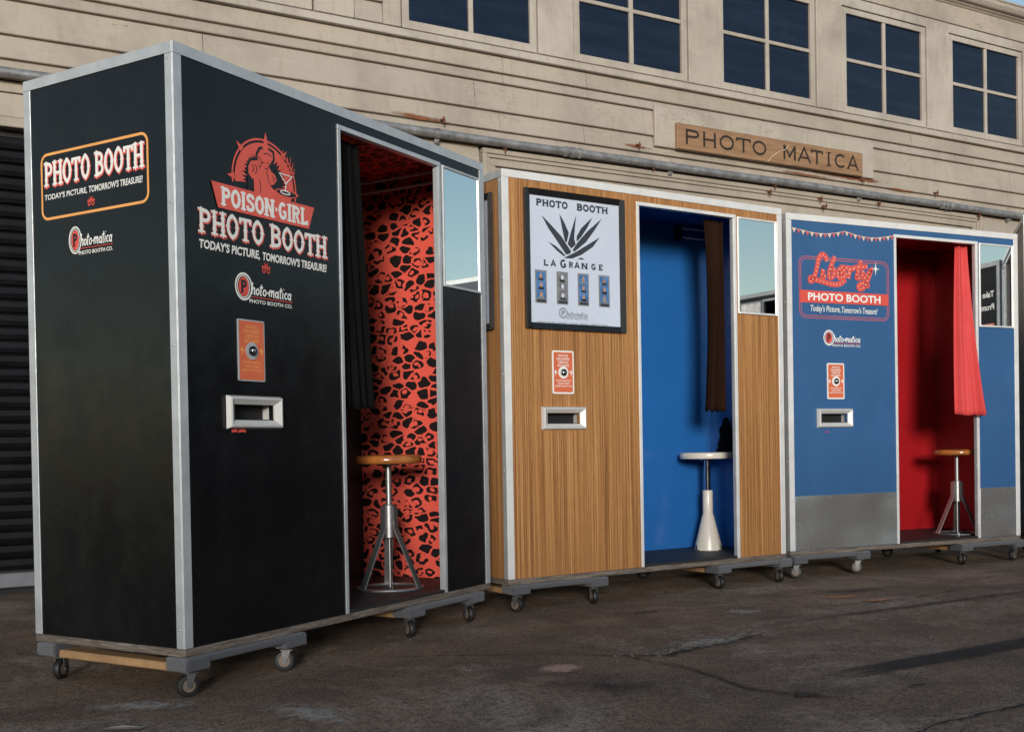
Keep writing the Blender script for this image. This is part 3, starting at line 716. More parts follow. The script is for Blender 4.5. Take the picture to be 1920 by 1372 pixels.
def logo(b, pr, x0, x1, z0, z1, ink='white_ink', red='red_ink', line='red_ink'):
    """round initial, script word and small line of capitals"""
    w, h = x1-x0, z1-z0; cx, cy = x0+.155*w, z0+.56*h; pr.reset()
    pr.stroke([(cx+.135*w*math.cos(a*.2244), cy+.44*h*math.sin(a*.2244)) for a in range(28)], .022*w, True); pr.stroke([(cx-.004*w+.10*w*math.cos(a*.2244), cy+.37*h*math.sin(a*.2244)) for a in range(28)], .012*w, True)
    pr.done('logo_ring', ink, b)
    if red != ink:
        pr.disc(cx, cy, .085*w, 24, .33*h); pr.done('logo_disc', red, b)
        put_caps(pr, 'P', cx-.05*w, cx+.05*w, cy-.22*h, cy+.22*h, .2, 0, False); pr.done('logo_initial', 'black_ink', b)
    else: put_caps(pr, 'P', cx-.05*w, cx+.05*w, cy-.22*h, cy+.22*h, .2, 0, False); pr.done('logo_initial', ink, b)
    put_script(pr, 'hoto-matica', x0+.28*w, x1-.01*w, z0+.34*h, .23*h, .020*w); pr.done('logo_script', ink, b)
    pr.stroke([(x0+.27*w, z0+.25*h), (x1, z0+.25*h)], .010*w); pr.done('logo_underline', line, b)
    put_text(pr, 'PHOTO BOOTH CO.', x0+.24*w, x1, z0+.04*h, z0+.17*h, .02); pr.done('logo_lettering', ink, b)
def ornament(b, pr, x, z, s):
    pr.reset()
    for k in (-1, 1):
        pr.stroke([(x+k*s*.26+s*.16*math.cos(q*.63), z-s*.2+s*.2*math.sin(q*.63)) for q in range(10)], s*.11, True)
        pr.stroke(smoothpath([(x+k*s*.1, z+s*.02), (x+k*s*.38, z+s*.12), (x+k*s*.52, z+s*.02)], 3), s*.12); pr.stroke([(x+k*s*.1, z+s*.12), (x+k*s*.2, z+s*.4)], s*.1)
    pr.poly([(x-s*.1, z), (x, z+s*.5), (x+s*.1, z)]); pr.done('ornament_print', 'red_ink', b)
def delivery_slot(b, u0, u1, z0, z1):
    f = MB(); d = .030; ins = .034
    A = [(u0, -.002, z0), (u1, -.002, z0), (u1, -.002, z1), (u0, -.002, z1)]
    B = [(u0+.006, -.020, z0+.006), (u1-.006, -.020, z0+.006), (u1-.006, -.020, z1-.006), (u0+.006, -.020, z1-.006)]
    C = [(u0+.012, -.022, z0+.012), (u1-.012, -.022, z0+.012), (u1-.012, -.022, z1-.012), (u0+.012, -.022, z1-.012)]
    D = [(u0+ins, -.006, z0+ins-.004), (u1-ins, -.006, z0+ins-.004), (u1-ins, -.006, z1-ins+.004), (u0+ins, -.006, z1-ins+.004)]
    E_ = [(x, .055, z) for x, _, z in D]
    F = []
    for k in range(4):
        for i in range(4): F.append((k*4+i, k*4+(i+1) % 4, (k+1)*4+(i+1) % 4, (k+1)*4+i))
    f.add(A+B+C+D+E_, F)
    s = f.build('delivery_slot', 'slot_metal', b)
    m = MB(); m.box(u0+ins+.001, u1-ins-.001, .050, .054, z0+ins-.003, z1-ins+.003); m.build('slot_back', 'dark', s)
    m = MB(); m.box(u0+ins+.001, u1-ins-.001, -.004, .049, z0+ins-.0035, z0+ins-.001); m.build('slot_tray', 'dark', s)
    return s
def plate(b, u0, u1, z0, z1, metal_edge):
    m = MB(); m.prism([(x, z) for x, z in rrect(u0, u1, z0, z1, .003 if metal_edge else .008, 3)], -.0035, -.0002); p = m.build('instruction_plate', 'trim_side' if metal_edge else 'white_ink', b)
    pr = Print((0, -.0035, 0), (1, 0, 0), (0, 0, 1), (0, -1, 0), .0004); e = .0045 if metal_edge else .008
    pr.poly(rrect(u0+e, u1-e, z0+e, z1-e, .004, 3)); pr.done('plate_face', 'plate_orange', p)
    ink = 'gold_ink' if metal_edge else 'white_ink'; w, h = u1-u0, z1-z0; cx = (u0+u1)/2
    for k, (s, ww) in enumerate((('PHOTOS', .44), ('DELIVERED', .60), ('HERE IN', .46), ('SECONDS', .54))): put_text(pr, s, cx-ww*w/2, cx+ww*w/2, z1-h*(.145+k*.075), z1-h*(.09+k*.075), .015)
    for k, (s, ww) in enumerate((('PHOTOS MAY BE', .66), ('TAKEN WHEN', .54), ('GREEN LIGHT IS ON', .76))): put_text(pr, s, cx-ww*w/2, cx+ww*w/2, z0+h*(.285-k*.062), z0+h*(.325-k*.062), .012)
    for k in (-1, 1): pr.poly([(cx+k*.36*w-.01, z0+h*.50), (cx+k*.36*w+.004, z0+h*.57), (cx+k*.36*w+.001, z0+h*.51), (cx+k*.36*w+.010, z0+h*.51), (cx+k*.36*w-.003, z0+h*.41), (cx+k*.36*w, z0+h*.485)])
    pr.done('plate_lettering', ink, p)
    zc = z0+h*.495
    m = MB(); m.lathe([(.030, 0), (.030, -.0015)], (cx, -.0042, zc), 24, 'Y'); m.build('lamp_ring', 'trim_side' if metal_edge else 'white_ink', p)
    m = MB(); m.lathe([(.017, 0), (.017, -.007), (.014, -.009), (.0115, -.008), (.0115, -.004)], (cx, -.0058, zc), 20, 'Y'); m.build('lamp_bezel', 'frame_black', p, 40)
    m = MB(); m.lathe([(.0108, 0), (.0095, -.005), (.006, -.008), (.001, -.0092)], (cx, -.0095, zc), 16, 'Y'); m.build('lamp_lens', 'chrome', p, 60)
    for x in (u0+.005, u1-.005):
        for z in (z0+.005, z1-.005):
            if metal_edge: m = MB(); m.lathe([(.004, 0), (.003, -.0015)], (x, -.0036, z), 8, 'Y'); m.build('screw', 'rivet', p)
def booth(origin, rz, st, label):
    b = empty('photo_booth', (origin[0], origin[1], 0), rz); tag(b, label, 'photo booth', 'row of photo booths')
    W, D, zb, zt = BW, BD, ZB0, ZT0; pm = st['panel']; t = .033
    m = MB(); sheet(m, [.002, W-.002], [zb, zt-.002], [(DU0+.008, DU1-.008, zb, DZT-.008), (.24, .432, .909, .959)], 0, .018); m.build('front_panel', pm, b)
    for nm, x0, x1 in (('side_panel', .0, .018), ('side_panel', W-.018, W)):
        MB().box(x0, x1, .019, D, zb, zt-.002).build(nm, st.get('side', pm), b)
    MB().box(.019, W-.019, D-.018, D-.001, zb, zt-.002).build('back_panel', pm, b)
    MB().box(.0, W, .0, D, zt-.0015, zt).build('roof_panel', 'trim_side', b)
    MB().box(-.003, W+.003, -.004, D+.003, .138, zb-.001, .002).build('base_board', 'plywood', b)
    # interior
    iv = st['depth']
    MB().box(DU0-.04, DU0-.002, .0185, iv, zb+.012, zt-.016).build('partition', st['rear'], b)
    MB().box(DU0-.04, W-.035, iv, iv+.01, zb+.012, zt-.016).build('rear_wall', st['rear'], b)
    MB().box(W-.034, W-.0185, .0185, iv, zb+.012, zt-.016).build('end_wall', st['end'], b)
    MB().box(DU0-.04, W-.0185, .0185, iv+.01, zt-.015, zt-.004).build('ceiling', st.get('ceil', st['rear']), b)
    MB().box(DU0-.04, W-.0185, .001, iv+.01, zb, zb+.011).build('floor', 'rubber_floor', b)
    # aluminium edges
    def trim(nm, *bx, mat='trim'): return MB().box(*bx, .0007).build(nm, mat, b)
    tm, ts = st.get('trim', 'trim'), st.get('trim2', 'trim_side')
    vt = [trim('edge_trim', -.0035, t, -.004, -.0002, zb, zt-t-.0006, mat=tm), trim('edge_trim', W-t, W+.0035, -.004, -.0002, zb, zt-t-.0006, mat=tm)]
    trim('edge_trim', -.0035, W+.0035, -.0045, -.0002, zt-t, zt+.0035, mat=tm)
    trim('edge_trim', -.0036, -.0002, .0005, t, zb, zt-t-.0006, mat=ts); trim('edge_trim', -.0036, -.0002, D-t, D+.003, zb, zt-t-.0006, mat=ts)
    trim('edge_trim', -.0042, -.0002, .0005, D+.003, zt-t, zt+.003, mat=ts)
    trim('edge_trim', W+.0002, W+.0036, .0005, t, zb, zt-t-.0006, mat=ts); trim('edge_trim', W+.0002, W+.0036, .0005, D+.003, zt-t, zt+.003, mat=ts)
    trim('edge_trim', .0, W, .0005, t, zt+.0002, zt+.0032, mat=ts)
    # door frame: face strip and jamb lining
    for x0, x1 in ((DU0-.008, DU0+.010), (DU1-.010, DU1+.008)): trim('door_frame', x0, x1, -.0045, -.0002, zb, DZT-.0185, mat=tm)
    trim('door_frame', DU0-.008, DU1+.008, -.005, -.0002, DZT-.018, DZT, mat=tm)
    trim('door_jamb', DU0+.0082, DU0+.0112, .0002, .024, zb+.012, DZT-.020, mat=ts); trim('door_jamb', DU1-.0112, DU1-.0082, .0002, .024, zb+.012, DZT-.020, mat=ts)
    trim('door_jamb', DU0+.0115, DU1-.0115, .0002, .024, DZT-.0188, DZT-.0158, mat=ts)
    rivets(b, [(-.0037, .018, zb+.06+k*.46) for k in range(5)], 'X')
    rivets(b, [(DU1-.0115, .012, zb+.1+k*.36) for k in range(6)], 'X')
    # mirror
    u0, u1, z0, z1 = 1.527, 1.834, 1.508, 2.040; f = .011
    m = MB()
    for bx in ((u0, u0+f, z0, z1), (u1-f, u1, z0, z1)): m.box(bx[0], bx[1], -.011, -.0002, bx[2], bx[3], .002)
    for bx in ((u0+f, u1-f, z0, z0+f), (u0+f, u1-f, z1-f, z1)): m.box(bx[0], bx[1], -.0108, -.0002, bx[2], bx[3], .002)
    mr = m.build('mirror', tm, b)
    MB().box(u0+f-.001, u1-f+.001, -.0045, -.0008, z0+f-.001, z1-f+.001).build('mirror_glass', st.get('glass', 'mirror'), mr)
    du, dz = st.get('shift', (0, 0))
    plate(b, .268+du, .398+du, 1.046+dz, 1.258+dz, st.get('metal_plate', False))
    delivery_slot(b, .203, .469, .877, .991)
    return b
STY = {1: dict(panel='black_panel', rear='black_wall', end='leopard', depth=.712, ceil='leopard', metal_plate=True, trim='trim_side', shift=(-.004, -.004)),
       2: dict(panel='veneer', rear='blue_wall', end='blue_wall', depth=.56, shift=(.004, .008)),
       3: dict(panel='blue_panel', rear='red_wall', end='red_wall', depth=.655, shift=(.016, 0)),
       4: dict(panel='navy_panel', rear='brown_wall', end='brown_wall', depth=.65, trim='trim_side'),
       5: dict(panel='matte_charcoal', rear='black_wall', end='black_wall', depth=.65, trim='far_trim', trim2='far_trim', glass='navy_panel')}
POS = {1: ((.2203, -3.2667), .51028), 2: ((1.9829, -2.3141), .04908), 3: ((3.9632, -2.1553), -.08587), 4: ((5.89, -2.33), -.86), 5: ((7.27, -3.95), -1.50)}
b1 = booth(*POS[1], STY[1], 'black photo booth with leopard print interior and coral red lettering')
b2 = booth(*POS[2], STY[2], 'striped wood veneer photo booth with blue interior and framed poster')
b3 = booth(*POS[3], STY[3], 'blue photo booth with red interior, red curtain and aluminium kick plates')
b4 = booth(*POS[4], STY[4], 'navy booth cut off by the right edge, beside the blue booth')
b5 = booth(*POS[5], STY[5], 'black booth with white and red text seen only in the mirror')
front = lambda base=.0012: Print((0, 0, 0), (1, 0, 0), (0, 0, 1), (0, -1, 0), base)
# ---- prints on the black booth, front
def western(b, pr, word, x0, x1, y0, y1, halo='coral_ink'):
    h = y1-y0; pr.reset()
    put_caps(pr, word, x0, x1, y0, y1, .13, .035*h, True, True, .025*h, -.04*h); pr.done('lettering_shadow', halo, b)
    put_caps(pr, word, x0, x1, y0, y1, .13, .004*h); pr.done('lettering', 'white_ink', b)
pr = front()
cx, cy = .415, 1.742
ring = [(cx+.160*math.cos(R(a)), cy+.152*math.sin(R(a))) for a in range(-14, 196, 7)]
pr.stroke(ring, .007); pr.done('emblem_ring', 'coral_ink', b1)
rnd = random.Random(2); outer = []; inner = []
for k, a in enumerate(range(-8, 190, 4)):
    outer.append((cx+.148*math.cos(R(a)), cy+.140*math.sin(R(a)))); q = (.092 if k % 2 else .112)+rnd.uniform(-.006, .006); inner.append((cx+q*math.cos(R(a)), cy+q*.95*math.sin(R(a))))
n = len(outer); pr.quads(outer+inner, [(i, i+1, n+i+1, n+i) for i in range(n-1)]); pr.done('emblem_burst', 'coral_ink', b1)
for a, s in ((88, .030), (138, .028), (181, .026), (52, .018), (-4, .018)):
    c_, s_ = math.cos(R(a)), math.sin(R(a)); pr.poly([(cx+.150*c_-s_*.012, cy+.143*s_+c_*.012), (cx+(.160+s)*c_, cy+(.152+s)*s_), (cx+.150*c_+s_*.012, cy+.143*s_-c_*.012)]); pr.done('emblem_spike', 'coral_ink', b1); pr.base -= .0003
for P in ([(.378, 1.816), (.345, 1.807), (.332, 1.786), (.333, 1.761), (.351, 1.746), (.377, 1.754), (.388, 1.777)], [(.391, 1.855), (.421, 1.867), (.454, 1.858), (.457, 1.836), (.434, 1.807), (.448, 1.789), (.467, 1.782), (.474, 1.763), (.459, 1.747), (.439, 1.740), (.465, 1.724), (.446, 1.700), (.360, 1.699), (.358, 1.750), (.380, 1.760), (.388, 1.782), (.380, 1.812), (.379, 1.834)]): pr.stroke(P, .020, True)
pr.disc(.352, 1.783, .028, 16); pr.disc(.40, 1.80, .03, 16); pr.poly([(.325, 1.70), (.33, 1.76), (.36, 1.76), (.36, 1.70)]); pr.poly([(.46, 1.72), (.47, 1.80), (.50, 1.80), (.50, 1.73)]); pr.done('emblem_shadow', 'black_ink', b1)  # black ink outline printed behind the figure
pr.poly([(.378, 1.816), (.345, 1.807), (.332, 1.786), (.333, 1.761), (.351, 1.746), (.377, 1.754), (.388, 1.777)])
pr.poly([(.391, 1.855), (.421, 1.867), (.454, 1.858), (.457, 1.836), (.434, 1.807), (.448, 1.789), (.467, 1.782), (.474, 1.763), (.459, 1.747), (.439, 1.740), (.465, 1.724), (.446, 1.700), (.360, 1.699), (.358, 1.750), (.380, 1.760), (.388, 1.782), (.380, 1.812), (.379, 1.834)])
pr.poly([(.402, 1.863), (.420, 1.902), (.437, 1.866)]); pr.poly([(.446, 1.703), (.484, 1.703), (.546, 1.702), (.551, 1.714), (.485, 1.723), (.462, 1.729)])
pr.done('emblem_figure', 'coral_ink', b1)
for P in ([(.382, 1.83), (.394, 1.822), (.396, 1.806), (.385, 1.79)], [(.41, 1.845), (.43, 1.85), (.45, 1.843)], [(.40, 1.812), (.412, 1.815)], [(.424, 1.816), (.434, 1.815)], [(.413, 1.795), (.424, 1.796)], [(.35, 1.795), (.36, 1.785), (.352, 1.772)], [(.366, 1.80), (.374, 1.786), (.366, 1.768)], [(.452, 1.776), (.461, 1.768), (.455, 1.757)], [(.435, 1.806), (.425, 1.785), (.43, 1.76), (.44, 1.74)], [(.385, 1.752), (.392, 1.73), (.388, 1.704)]):
    pr.stroke(smoothpath(P, 3), .0034)
pr.done('emblem_line', 'black_ink', b1)
for P in ([(.491, 1.803), (.498, 1.84), (.509, 1.881)], [(.503, 1.803), (.513, 1.85), (.529, 1.880)], [(.52, 1.803), (.533, 1.845), (.531, 1.862)], [(.533, 1.803), (.546, 1.84), (.549, 1.864)], [(.545, 1.803), (.558, 1.83), (.563, 1.845)], [(.51, 1.81), (.505, 1.83), (.515, 1.86)], [(.553, 1.80), (.566, 1.808), (.567, 1.825)]):
    pr.stroke(smoothpath(P, 4), .006, taper=[1-.08*k for k in range(4*(len(P)-1)+1)])
pr.done('emblem_flame', 'coral_ink', b1)
pr.disc(.523, 1.727, .058, 24, .014); pr.done('emblem_tray_rim', 'coral_ink', b1); pr.disc(.523, 1.727, .053, 24, .0105); pr.done('emblem_tray', 'black_ink', b1)
pr.stroke([(.487, 1.794), (.555, 1.792), (.521, 1.762)], .005, True); pr.stroke([(.521, 1.762), (.516, 1.733)], .005); pr.stroke([(.517+.025*math.cos(a*.4), 1.729+.006*math.sin(a*.4)) for a in range(16)], .004, True); pr.done('emblem_glass', 'white_ink', b1)
pr.poly([(.154, 1.702), (.673, 1.702), (.641, 1.618), (.183, 1.618)]); pr.done('banner_print', 'coral_ink', b1)
put_caps(pr, 'POISON.GIRL', .198, .636, 1.630, 1.690, .16, .001); pr.done('banner_lettering', 'white_ink', b1)
western(b1, pr, 'PHOTO BOOTH', .095, .745, 1.524, 1.604)
put_text(pr, 'TODAY\'S PICTURE,', .094, .380, 1.466, 1.502, .035, .1); put_text(pr, 'TOMORROW\'S TREASURE!', .392, .738, 1.470, 1.500, .035, .1); pr.done('tagline', 'white_ink', b1)
ornament(b1, pr, .411, 1.444, .042)
logo(b1, pr, .254, .543, 1.310, 1.412)
for x0, x1 in ((.225, .252), (.257, .293)): pr.stroke([(x0, .868), ((x0+x1)/2, .871), (x1, .869)], .009)
pr.done('red_marker', 'red_ink', b1)
# ---- prints on the black booth, left side (x runs from the back edge to the front edge)
ps = Print((0, BD, 0), (0, -1, 0), (0, 0, 1), (-1, 0, 0))
S = lambda v: BD-v
ps.stroke(rrect(S(.655), S(.122), 1.622, 1.845, .03), .009, True); ps.done('panel_outline', 'gold_ink', b1)
western(b1, ps, 'PHOTO BOOTH', S(.641), S(.139), 1.736, 1.818)
put_text(ps, 'TODAY\'S PICTURE,', S(.642), S(.42), 1.684, 1.707, .02, .1); put_text(ps, 'TOMORROW\'S TREASURE!', S(.412), S(.148), 1.686, 1.709, .02, .1); ps.done('tagline', 'white_ink', b1)
ornament(b1, ps, S(.40), 1.657, .036)
logo(b1, ps, S(.521), S(.296), 1.476, 1.578)
# ---- blue booth prints
pr = front()
for o_, ins in (('pink_ink', 0), ('pink_ink', .013)):
    pr.stroke(rrect(.087+ins, .772-ins, 1.520+ins, 1.876-ins, .045-ins*.5), .0045, True)
pr.done('panel_outline', 'pink_ink', b3)
pr.poly([(.091, 1.608), (.768, 1.612), (.766, 1.680), (.091, 1.680)]); pr.done('bar_print', 'red_ink', b3)
put_text(pr, 'PHOTO BOOTH', .150, .706, 1.622, 1.668, .03); pr.done('lettering', 'white_ink', b3)
put_text(pr, 'Today\'s Picture,', .163, .390, 1.548, 1.596, .012, .12); put_text(pr, 'Tomorrow\'s Treasure!', .398, .676, 1.556, 1.594, .012, .12); pr.done('tagline', 'white_ink', b3)
LIB = [[(.295, 1.86), (.284, 1.883), (.258, 1.893), (.234, 1.868), (.222, 1.826), (.207, 1.778), (.18, 1.736), (.165, 1.738), (.172, 1.753), (.199, 1.745), (.255, 1.736), (.331, 1.722), (.392, 1.728), (.431, 1.754)],
       [(.265, 1.802), (.259, 1.763), (.28, 1.769)], [(.353, 1.881), (.329, 1.838), (.309, 1.784), (.316, 1.76), (.343, 1.773), (.348, 1.809), (.321, 1.811)],
       [(.378, 1.787), (.417, 1.801), (.425, 1.825), (.398, 1.821), (.378, 1.793), (.385, 1.764), (.424, 1.771), (.44, 1.79)],
       [(.444, 1.826), (.465, 1.814), (.456, 1.767)], [(.462, 1.797), (.475, 1.822), (.495, 1.82)], [(.554, 1.868), (.53, 1.801), (.521, 1.77), (.545, 1.771)], [(.503, 1.828), (.601, 1.841)],
       [(.573, 1.809), (.565, 1.778), (.588, 1.773), (.62, 1.805), (.632, 1.817), (.604, 1.756), (.571, 1.712), (.54, 1.705), (.536, 1.723), (.572, 1.739), (.613, 1.723)]]
for P in LIB: pr.stroke(smoothpath(P, 5), .033, ext=.006)
pr.done('script_outline', 'pink_ink', b3)
for P in LIB: pr.stroke(smoothpath(P, 5), .025, ext=.003)
pr.done('script_lettering', 'red_ink', b3)
for P in LIB:
    Q = smoothpath(P, 6); d = 0; last = None
    for q in Q:
        if last is None or math.dist(q, last) > .021: pr.disc(q[0], q[1], .0042, 8); last = q
tag(pr.done('bulb_print', 'cream_ink', b3), kind='stuff')
for a, L, w in ((90, .042, .006), (0, .034, .005), (45, .016, .004), (135, .016, .004)):
    c_, s_ = math.cos(R(a)), math.sin(R(a)); pr.poly([(.668+c_*L, 1.829+s_*L), (.668-s_*w, 1.829+c_*w), (.668-c_*L, 1.829-s_*L), (.668+s_*w, 1.829-c_*w)])
pr.done('star_print', 'white_ink', b3)
logo(b3, pr, .259, .545, 1.352, 1.450)
sw = [[(.036+.395*k/12, 2.040-.030*math.sin(math.pi*k/12)*(.6+.4*k/12)-.004*(1-k/12)) for k in range(13)], [(.431+.388*k/12, 2.040-.026*math.sin(math.pi*k/12)) for k in range(13)]]
for P in sw: pr.stroke(P, .004)
pr.done('bunting_cord', 'cream_ink', b3)
for par, nm, ink in ((0, 'pennant', 'cream_ink'), (1, 'pennant', 'pink_ink')):
    for P in sw:
        for k in range(12):
            if k % 2 == par:
                (x0, y0), (x1, y1) = P[k], P[k+1]; pr.poly([(x0+.003, y0), (x1-.003, y1), ((x0+x1)/2, (y0+y1)/2-.026)]); pr.done(nm, ink, b3); pr.base -= .0003
pr.stroke([(.262, .851), (.275, .854), (.296, .851)], .005); pr.done('pink_marker', 'magenta_ink', b3)
for u0, u1 in ((.038, .815), (1.522, 1.838)):
    k = MB(); k.box(u0, u1, -.0032, -.0002, .167, .482, .0008); k = k.build('kick_plate', 'brushed', b3)
    nx = 4 if u1-u0 > .5 else 2
    for i in range(nx):
        for z in (.182, .325, .467):
            if 0 < i < nx-1 and z < .4: continue
            m = MB(); m.lathe([(.0045, 0), (.0035, -.002), (.001, -.0027)], (0, 0, 0), 8, 'Y'); o = m.build('screw', 'rivet', k); o.location = (u0+.016+(u1-u0-.032)*i/(nx-1), -.0034, z)
# ---- text on the far booth that shows in the blue booth's mirror
pr = front()
for tx, z0_, x1_ in (('Take your', 1.83, .36), ('Promise you', 1.73, .42)): put_text(pr, tx, .07, x1_, z0_, z0_+.062, .02); pr.done('lettering', 'white_ink', b5)
for z in (1.63, 1.595, 1.56): pr.stroke([(.07, z), (.40, z)], .014); pr.done('lettering_line', 'red_ink', b5)
b4.scale = (1, 1, 1.06); b5.scale = (1, 1, 1.075)

# ---- curtain rods inside
m = MB()
for z in (2.078, 2.028): m.tube([(1.74, .10, z), (1.74, .71, z)], .006, 8)
m.build('backdrop_rod', 'white_ink', b1, 40)
br = MB().box(1.575, 1.615, .528, .5595, 2.005, 2.085, .003).build('rod_bracket', 'frame_black', b2)
m = MB()
for z in (2.073, 2.020): m.tube([(1.60, .522, z), (1.836, .522, z)], .006, 8)
m.build('backdrop_rod', 'white_ink', br, 40)

# ---- curtains
def curtain(booth_, label, mat, top, mid, bot, z0, z1, folds, amp, v=(.05, .05), seed=1):
    rnd = random.Random(seed); nu, nz = 90, 30; m = MB(); V = []; ph = [rnd.uniform(0, 6) for _ in range(4)]
    for j in range(nz+1):
        t = j/nz; z = z1+(z0-z1)*t
        q = lambda a, b, c: a*(1-t)*(1-2*t)+4*b*t*(1-t)+c*t*(2*t-1)
        ul, ur = q(top[0], mid[0], bot[0]), q(top[1], mid[1], bot[1])
        for i in range(nu+1):
            s = i/nu; w = s+.02*math.sin(5*s+ph[0]+t*1.5)
            a = amp*(.55+.6*t)*(1+.35*math.sin(3*s*6.28+ph[1]))
            y = v[0]+(v[1]-v[0])*t+a*math.sin(w*folds*6.283+ph[2]+.5*math.sin(t*2+s*3))+a*.3*math.sin(w*folds*2.3*6.283+ph[3]+t*2)
            V.append((ul+(ur-ul)*s, y, z+.006*math.sin(s*folds*6.283+ph[0])*t))
    m.add(V, [(j*(nu+1)+i, j*(nu+1)+i+1, (j+1)*(nu+1)+i+1, (j+1)*(nu+1)+i) for j in range(nz) for i in range(nu)])
    o = m.build('curtain', mat, None, 80); o.location = booth_.location; o.rotation_euler = booth_.rotation_euler
    sm = o.modifiers.new('thick', 'SOLIDIFY'); sm.thickness = .003
    return tag(o, label, 'curtain', 'booth door curtains')
curtain(b1, 'black curtain hanging at left side of the leopard print doorway', 'cloth_black', (.85, 1.035), (.85, 1.075), (.85, 1.118), .965, 2.022, 5, .016, (.07, .07), 3)
curtain(b2, 'dark brown curtain hanging at right side of the blue doorway', 'cloth_brown', (1.345, 1.49), (1.375, 1.492), (1.352, 1.494), .975, 2.022, 4, .016, (.07, .07), 5)
curtain(b3, 'bright red curtain spilling out of the red doorway', 'cloth_red', (1.395, 1.492), (1.325, 1.488), (1.275, 1.525), .950, 2.022, 1.9, .020, (.055, -.055), 8)

# ---- stools
def place(o, b, u, v, z):
    p = b.matrix_basis @ Vector((u, v, z)); o.location = p; o.rotation_euler = (0, 0, b.rotation_euler[2]+o.rotation_euler[2]); return o
FZ = ZB0+.011
def tripod_stool(label):
    s = empty('stool'); tag(s, label, 'stool', 'adjustable stools in the booths')
    m = MB(); m.lathe([(.02, .556), (.142, .556), (.150, .562), (.1525, .572), (.151, .584), (.144, .592), (.128, .596), (.02, .594)], n=48); m.build('seat', 'stool_wood', s, 40)
    m = MB(); m.lathe([(.0135, .36), (.0135, .548)], n=20); m.lathe([(.05, .548), (.05, .5555)], n=20); m.build('post', 'steel', s, 40)
    m = MB(); m.lathe([(.020, .225), (.026, .228), (.026, .372), (.020, .376), (.0138, .376)], n=24); m.build('sleeve', 'steel', s, 40)
    m = MB(); m.lathe([(.006, .006), (.006, .224)], n=12); m.build('screw_rod', 'steel', s, 40)
    for k in range(3):
        a = R(20+120*k); d = Vector((math.cos(a), math.sin(a), 0)); n_ = Vector((-d.y, d.x, 0))*.019; m = MB()
        top = d*.026; bot = d*.140; th = d*.007
        V = []
        for p, z in ((bot, .008), (bot-d*.002, .014), (top+d*.002, .27), (top, .365)):
            for w in (-1, 1):
                for q in (0, 1): V.append(p+n_*w+th*q+Vector((0, 0, z)))
        F = []
        for i in range(3): o_ = i*4; F += [(o_, o_+1, o_+5, o_+4), (o_+2, o_+3, o_+7, o_+6), (o_, o_+2, o_+6, o_+4), (o_+1, o_+3, o_+7, o_+5)]
        F += [(0, 1, 3, 2), (12, 13, 15, 14)]; m.add(V, F); m.build('leg', 'steel', s)
    m = MB(); m.lathe([(.150, .0), (.152, .004), (.150, .0085), (.118, .0085), (.116, .004), (.118, .0)], n=48); m.f = m.f[:-2]; o = len(m.v)-48
    m.f += [(k, (k+1) % 48, o+(k+1) % 48, o+k) for k in range(48)]; m.build('base_ring', 'steel', s, 40)
    for k in range(3):
        a = R(80+120*k); m = MB(); c = (.135*math.cos(a), .135*math.sin(a), 0); m.lathe([(.004, .009), (.004, .030), (.0025, .033)], c, 8); m.lathe([(.009, .009), (.009, .015)], c, 6); m.build('bolt', 'chrome', s)
    return s
st1 = tripod_stool('brown wooden seat stool on steel tripod in the leopard print booth')
st1.rotation_euler = (0, 0, R(20)); place(st1, b1, 1.455, .262, FZ)
st3 = copy_tree(st1); st3['label'] = 'brown wooden seat stool on steel tripod in the red booth interior'
st3.rotation_euler = (0, 0, R(25)); place(st3, b3, 1.575, .235, FZ-.0); st3.scale = (1, 1, .93)
s2 = empty('stool'); tag(s2, 'white round stool on cone pedestal in the blue booth interior', 'stool', 'adjustable stools in the booths')
m = MB(); m.lathe([(.02, .531), (.150, .531), (.158, .535), (.160, .545), (.160, .560), (.157, .567), (.148, .570), (.02, .570)], n=56); m.build('seat', 'stool_white', s2, 40)
m = MB(); m.lathe([(.019, .33), (.019, .525)], n=24); m.lathe([(.045, .525), (.045, .5305)], n=24); m.build('post', 'chrome', s2, 40)
m = MB(); m.lathe([(.022, .349), (.0295, .347), (.0295, .21), (.033, .205), (.082, .006), (.082, .0)], n=40); m.build('pedestal', 'stool_white', s2, 35)
for k in range(4):
    a = R(45+90*k-40); m = MB(); c = Vector((math.cos(a), math.sin(a), 0)); n_ = Vector((-c.y, c.x, 0))
    m.tube([c*.080+Vector((0, 0, .004)), c*.100+Vector((0, 0, .004)), c*.100+Vector((0, 0, .036))], .0045, 8); m.build('bolt', 'chrome', s2, 50)
place(s2, b2, 1.646, .385, FZ)
# dark coat or bag hung on the end wall of the blue interior
m = MB(); rnd = random.Random(4); V = []; nr, na = 10, 14
for j in range(nr+1):
    t = j/nr; rad = .012+.055*math.sin(t*1.9)*(1+.15*math.sin(j*2.2))
    for i in range(na):
        a = 6.283*i/na; k = 1+.22*math.sin(3*a+j*.9)+rnd.uniform(-.06, .06)
        V.append((-.022+.30*rad*k*math.cos(a), rad*k*math.sin(a), .215-.215*t))
m.add(V, [(j*na+i, j*na+(i+1) % na, (j+1)*na+(i+1) % na, (j+1)*na+i) for j in range(nr) for i in range(na)]+[tuple(range(na)), tuple(nr*na+i for i in range(na))])
bag = m.build('cloth_bag', 'cloth_black', None, 70); tag(bag, 'crumpled black cloth hanging above the white stool', 'cloth'); place(bag, b2, 1.838, .40, .735)

